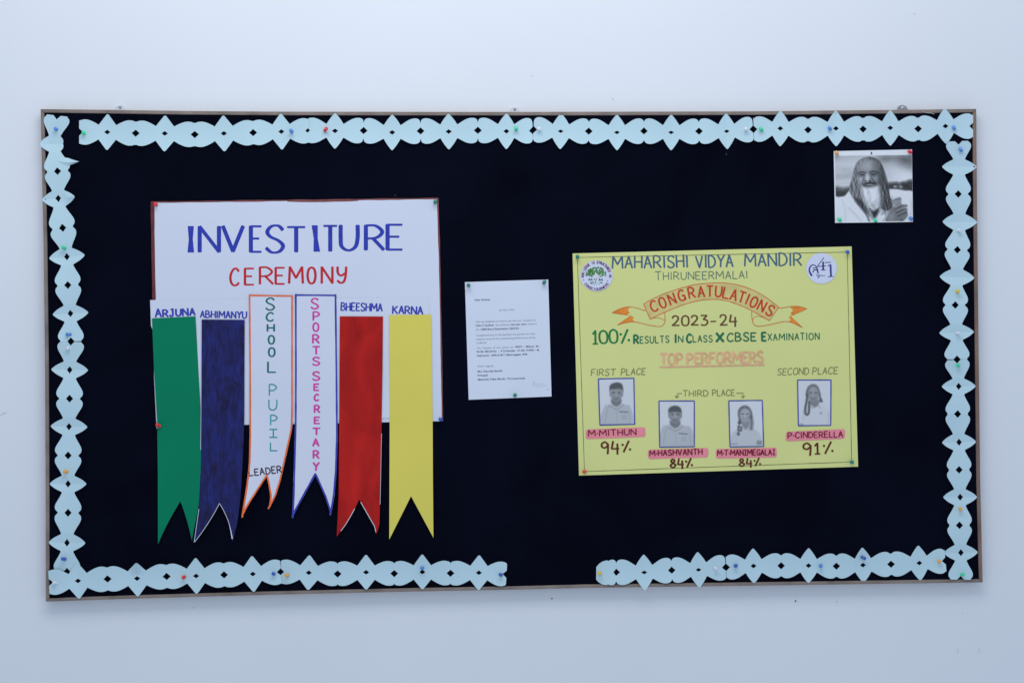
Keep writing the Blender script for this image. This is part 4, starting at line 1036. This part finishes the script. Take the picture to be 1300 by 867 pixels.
# ------------------------------------------------------------------ push pins
def pin_mesh():
    prof = [(0, 3.9), (0.7, 4.1), (1.4, 3.8), (1.8, 2.7), (4.0, 2.3), (7.2, 2.7), (8.0, 3.6), (8.6, 4.3), (9.6, 4.5), (10.6, 4.2), (11.2, 3.2), (11.5, 1.6)]
    n = 18; bm = bmesh.new(); rings = []
    for z, r in prof: rings.append([bm.verts.new((r * .001 * math.cos(2 * math.pi * i / n), r * .001 * math.sin(2 * math.pi * i / n), z * .001)) for i in range(n)])
    for a, b in zip(rings, rings[1:]):
        for i in range(n): bm.faces.new((a[i], a[(i + 1) % n], b[(i + 1) % n], b[i]))
    bm.faces.new(list(reversed(rings[0]))); bm.faces.new(rings[-1])
    # steel point going into the board
    r0 = [bm.verts.new((.0006 * math.cos(2 * math.pi * i / 6), .0006 * math.sin(2 * math.pi * i / 6), 0.0002)) for i in range(6)]
    tip = bm.verts.new((0, 0, -.007))
    for i in range(6): bm.faces.new((r0[(i + 1) % 6], r0[i], tip))
    bmesh.ops.recalc_face_normals(bm, faces=bm.faces)
    bmesh.ops.scale(bm, vec=(1.08, 1.08, 1.15), verts=bm.verts)
    me = bpy.data.meshes.new('push_pin')
    for f in bm.faces: f.smooth = True
    bm.to_mesh(me); bm.free()
    return me
PINCOL = {'blue': seen((64, 122, 200)), 'deep blue': seen((40, 80, 170)), 'green': seen((40, 190, 146)), 'dark green': seen((10, 112, 104)), 'red': seen((190, 40, 50)), 'orange': seen((206, 150, 70)), 'yellow': seen((190, 172, 50)), 'white': (.75, .76, .8), 'orange red': seen((192, 66, 40))}
PM = {}
for k, c in PINCOL.items():
    me = pin_mesh(); me.materials.append(mat(k.replace(' ', '_') + '_plastic', c, rough=.3, spec=.5, var=.05, coat=.3)); PM[k] = me
SD = 0.0245
pins = [
 ('blue', 72, 164.8, SD, 0, 0, 'blue push pin in the heart lobe at the top of the left strip'),
 ('green', 107, 169.8, SD, 0, 0, 'green push pin at the left end of the top left strip'),
 ('green', 82, 315, .026, 0, 0, 'green push pin on the left strip, level with the poster heading'),
 ('blue', 88.3, 424.6, .0265, .25, 0, 'blue push pin on the left strip just above a white pin'),
 ('white', 88, 442.3, .0265, 0, 0, 'white push pin on the left strip just below a blue pin'),
 ('orange', 84.6, 598.4, .0265, .2, 0, 'orange push pin low on the left strip'),
 ('deep blue', 82, 709, .0265, .1, .1, 'deep blue push pin near the bottom of the left strip'),
 ('blue', 370.2, 167.2, SD, 0, 0, 'blue push pin in the top strip beside a red pin'),
 ('red', 413.2, 165.5, .0255, -.3, .35, 'red push pin in the top strip above the ceremony poster'),
 ('green', 655, 164.4, .0255, .1, .35, 'green push pin in the top strip above the typed letter'),
 ('white', 684, 165, .0245, 0, .1, 'white push pin in the top strip above and right of the typed letter'),
 ('white', 946.3, 165, .0245, .1, 0, 'white push pin in the top strip next to a green pin'),
 ('green', 966.2, 165.2, .0245, .3, .3, 'green push pin in the top strip next to a white pin'),
 ('blue', 1053.2, 163.8, .0245, .3, .2, 'blue push pin in the top strip left of the bearded man photo'),
 ('blue', 1210.4, 163.2, .0245, .45, .2, 'blue push pin at the right end of the top strip'),
 ('blue', 1219.2, 190.8, .0265, .45, .25, 'blue push pin in the top lobe of the right strip'),
 ('white', 1216.3, 292.8, .0275, 0, 0, 'white push pin under the crumpled star of the right strip'),
 ('yellow', 1215, 370.2, .0285, .1, 0, 'yellow push pin on the right strip'),
 ('white', 1214.8, 423, .026, 0, 0, 'white push pin in the last star of the upper right strip'),
 ('green', 1215.7, 463.6, .0275, .3, 0, 'green push pin where the two right strips meet'),
 ('orange', 1218.6, 645.6, .0265, .3, 0, 'orange push pin low on the right strip'),
 ('green', 1221, 728.8, .0275, .15, .1, 'green push pin at the foot of the right strip'),
 ('white', 71.3, 739.2, .0265, .3, .3, 'white push pin in the bottom left corner'),
 ('red', 234, 731.8, .0265, 0, 0, 'red push pin in the bottom left strip'),
 ('deep blue', 348, 727.8, .0265, 0, .3, 'deep blue push pin at a joint of the bottom strips, beside an orange pin'),
 ('orange', 364.6, 729.5, .0265, .1, 0, 'orange push pin in the bottom strip beside a deep blue pin'),
 ('blue', 536.2, 720.4, .0245, .1, .1, 'blue push pin in a star of the bottom strip under the yellow ribbon'),
 ('deep blue', 635.8, 729, .0265, .1, .1, 'deep blue push pin at the end of the bottom strip left of the gap'),
 ('yellow', 761.2, 727, .0265, 0, .1, 'yellow push pin at the cut end of the strip right of the gap'),
 ('white', 907.6, 720.6, .0255, 0, 0, 'white push pin in the short bottom strip'),
 ('deep blue', 933.8, 717.4, .0255, .35, 0, 'deep blue push pin in the bottom strip beside a white pin'),
 ('blue', 1041.5, 717.6, .0255, .2, 0, 'blue push pin in a lobe of the bottom right strip'),
 ('deep blue', 1094.8, 707.2, .0245, -.3, -.3, 'deep blue push pin in a star of the bottom right strip'),
 ('orange', 1191.6, 712, .0255, .3, 0, 'orange push pin at the right end of the bottom strip'),
 ('red', 198.2, 260, .0235, 0, .2, 'red push pin in the top left corner of the ceremony poster'),
 ('dark green', 552.4, 257, .0235, 0, .1, 'dark green push pin in the top right corner of the ceremony poster'),
 ('deep blue', 559.8, 532.2, .0235, .2, .2, 'deep blue push pin in the bottom right corner of the ceremony poster'),
 ('red', 201.8, 540.2, .0262, .2, .4, 'red push pin on the left edge of the green ribbon'),
 ('dark green', 594.9, 362.5, .0235, 0, 0, 'dark green push pin in the top left corner of the typed letter'),
 ('dark green', 690.6, 358.8, .0235, 0, .3, 'dark green push pin in the top right corner of the typed letter'),
 ('dark green', 653.6, 501.4, .0235, 0, .1, 'dark green push pin at the bottom of the typed letter'),
 ('orange', 1061.8, 195, .0235, .3, .1, 'orange push pin in the top left corner of the bearded man photo'),
 ('red', 1155, 193.6, .0235, .45, .1, 'red push pin in the top right corner of the bearded man photo'),
 ('green', 1065.6, 279.4, .0235, .45, .1, 'green push pin in the bottom left corner of the bearded man photo'),
 ('green', 1110.9, 280.4, .0235, .35, 0, 'green push pin at the bottom middle of the bearded man photo'),
 ('blue', 1156, 278, .0235, .45, .1, 'blue push pin in the bottom right corner of the bearded man photo'),
 ('dark green', 732.9, 326.5, .0235, .1, 0, 'dark green push pin in the top left corner of the yellow poster'),
 ('deep blue', 1075.6, 320.4, .0235, .3, 0, 'deep blue push pin in the top right corner of the yellow poster'),
 ('orange red', 742.0, 598.2, .0235, .1, 0, 'orange red push pin in the bottom left corner of the yellow poster'),
 ('dark green', 1081.2, 586.2, .0235, .3, 0, 'dark green push pin in the bottom right corner of the yellow poster'),
]
for colr, x, y, d, tx, ty, label in pins:
    o = bpy.data.objects.new('push_pin', PM[colr]); COL.objects.link(o)
    o.location = P(x, y, d)
    # axis points out of the board, leaning sideways (tx) and upward (ty)
    ax = Vector((-tx * 1.5 + random.uniform(-.22, .12), -1, ty * .9 + random.uniform(-.12, .08) + .05)).normalized()
    o.rotation_mode = 'QUATERNION'; o.rotation_quaternion = ax.to_track_quat('Z', 'Y')
    o.location = o.location - ax * .004 + Vector((0, -.004, 0))
    tag(o, label, 'push pin', 'push pins in the notice board')
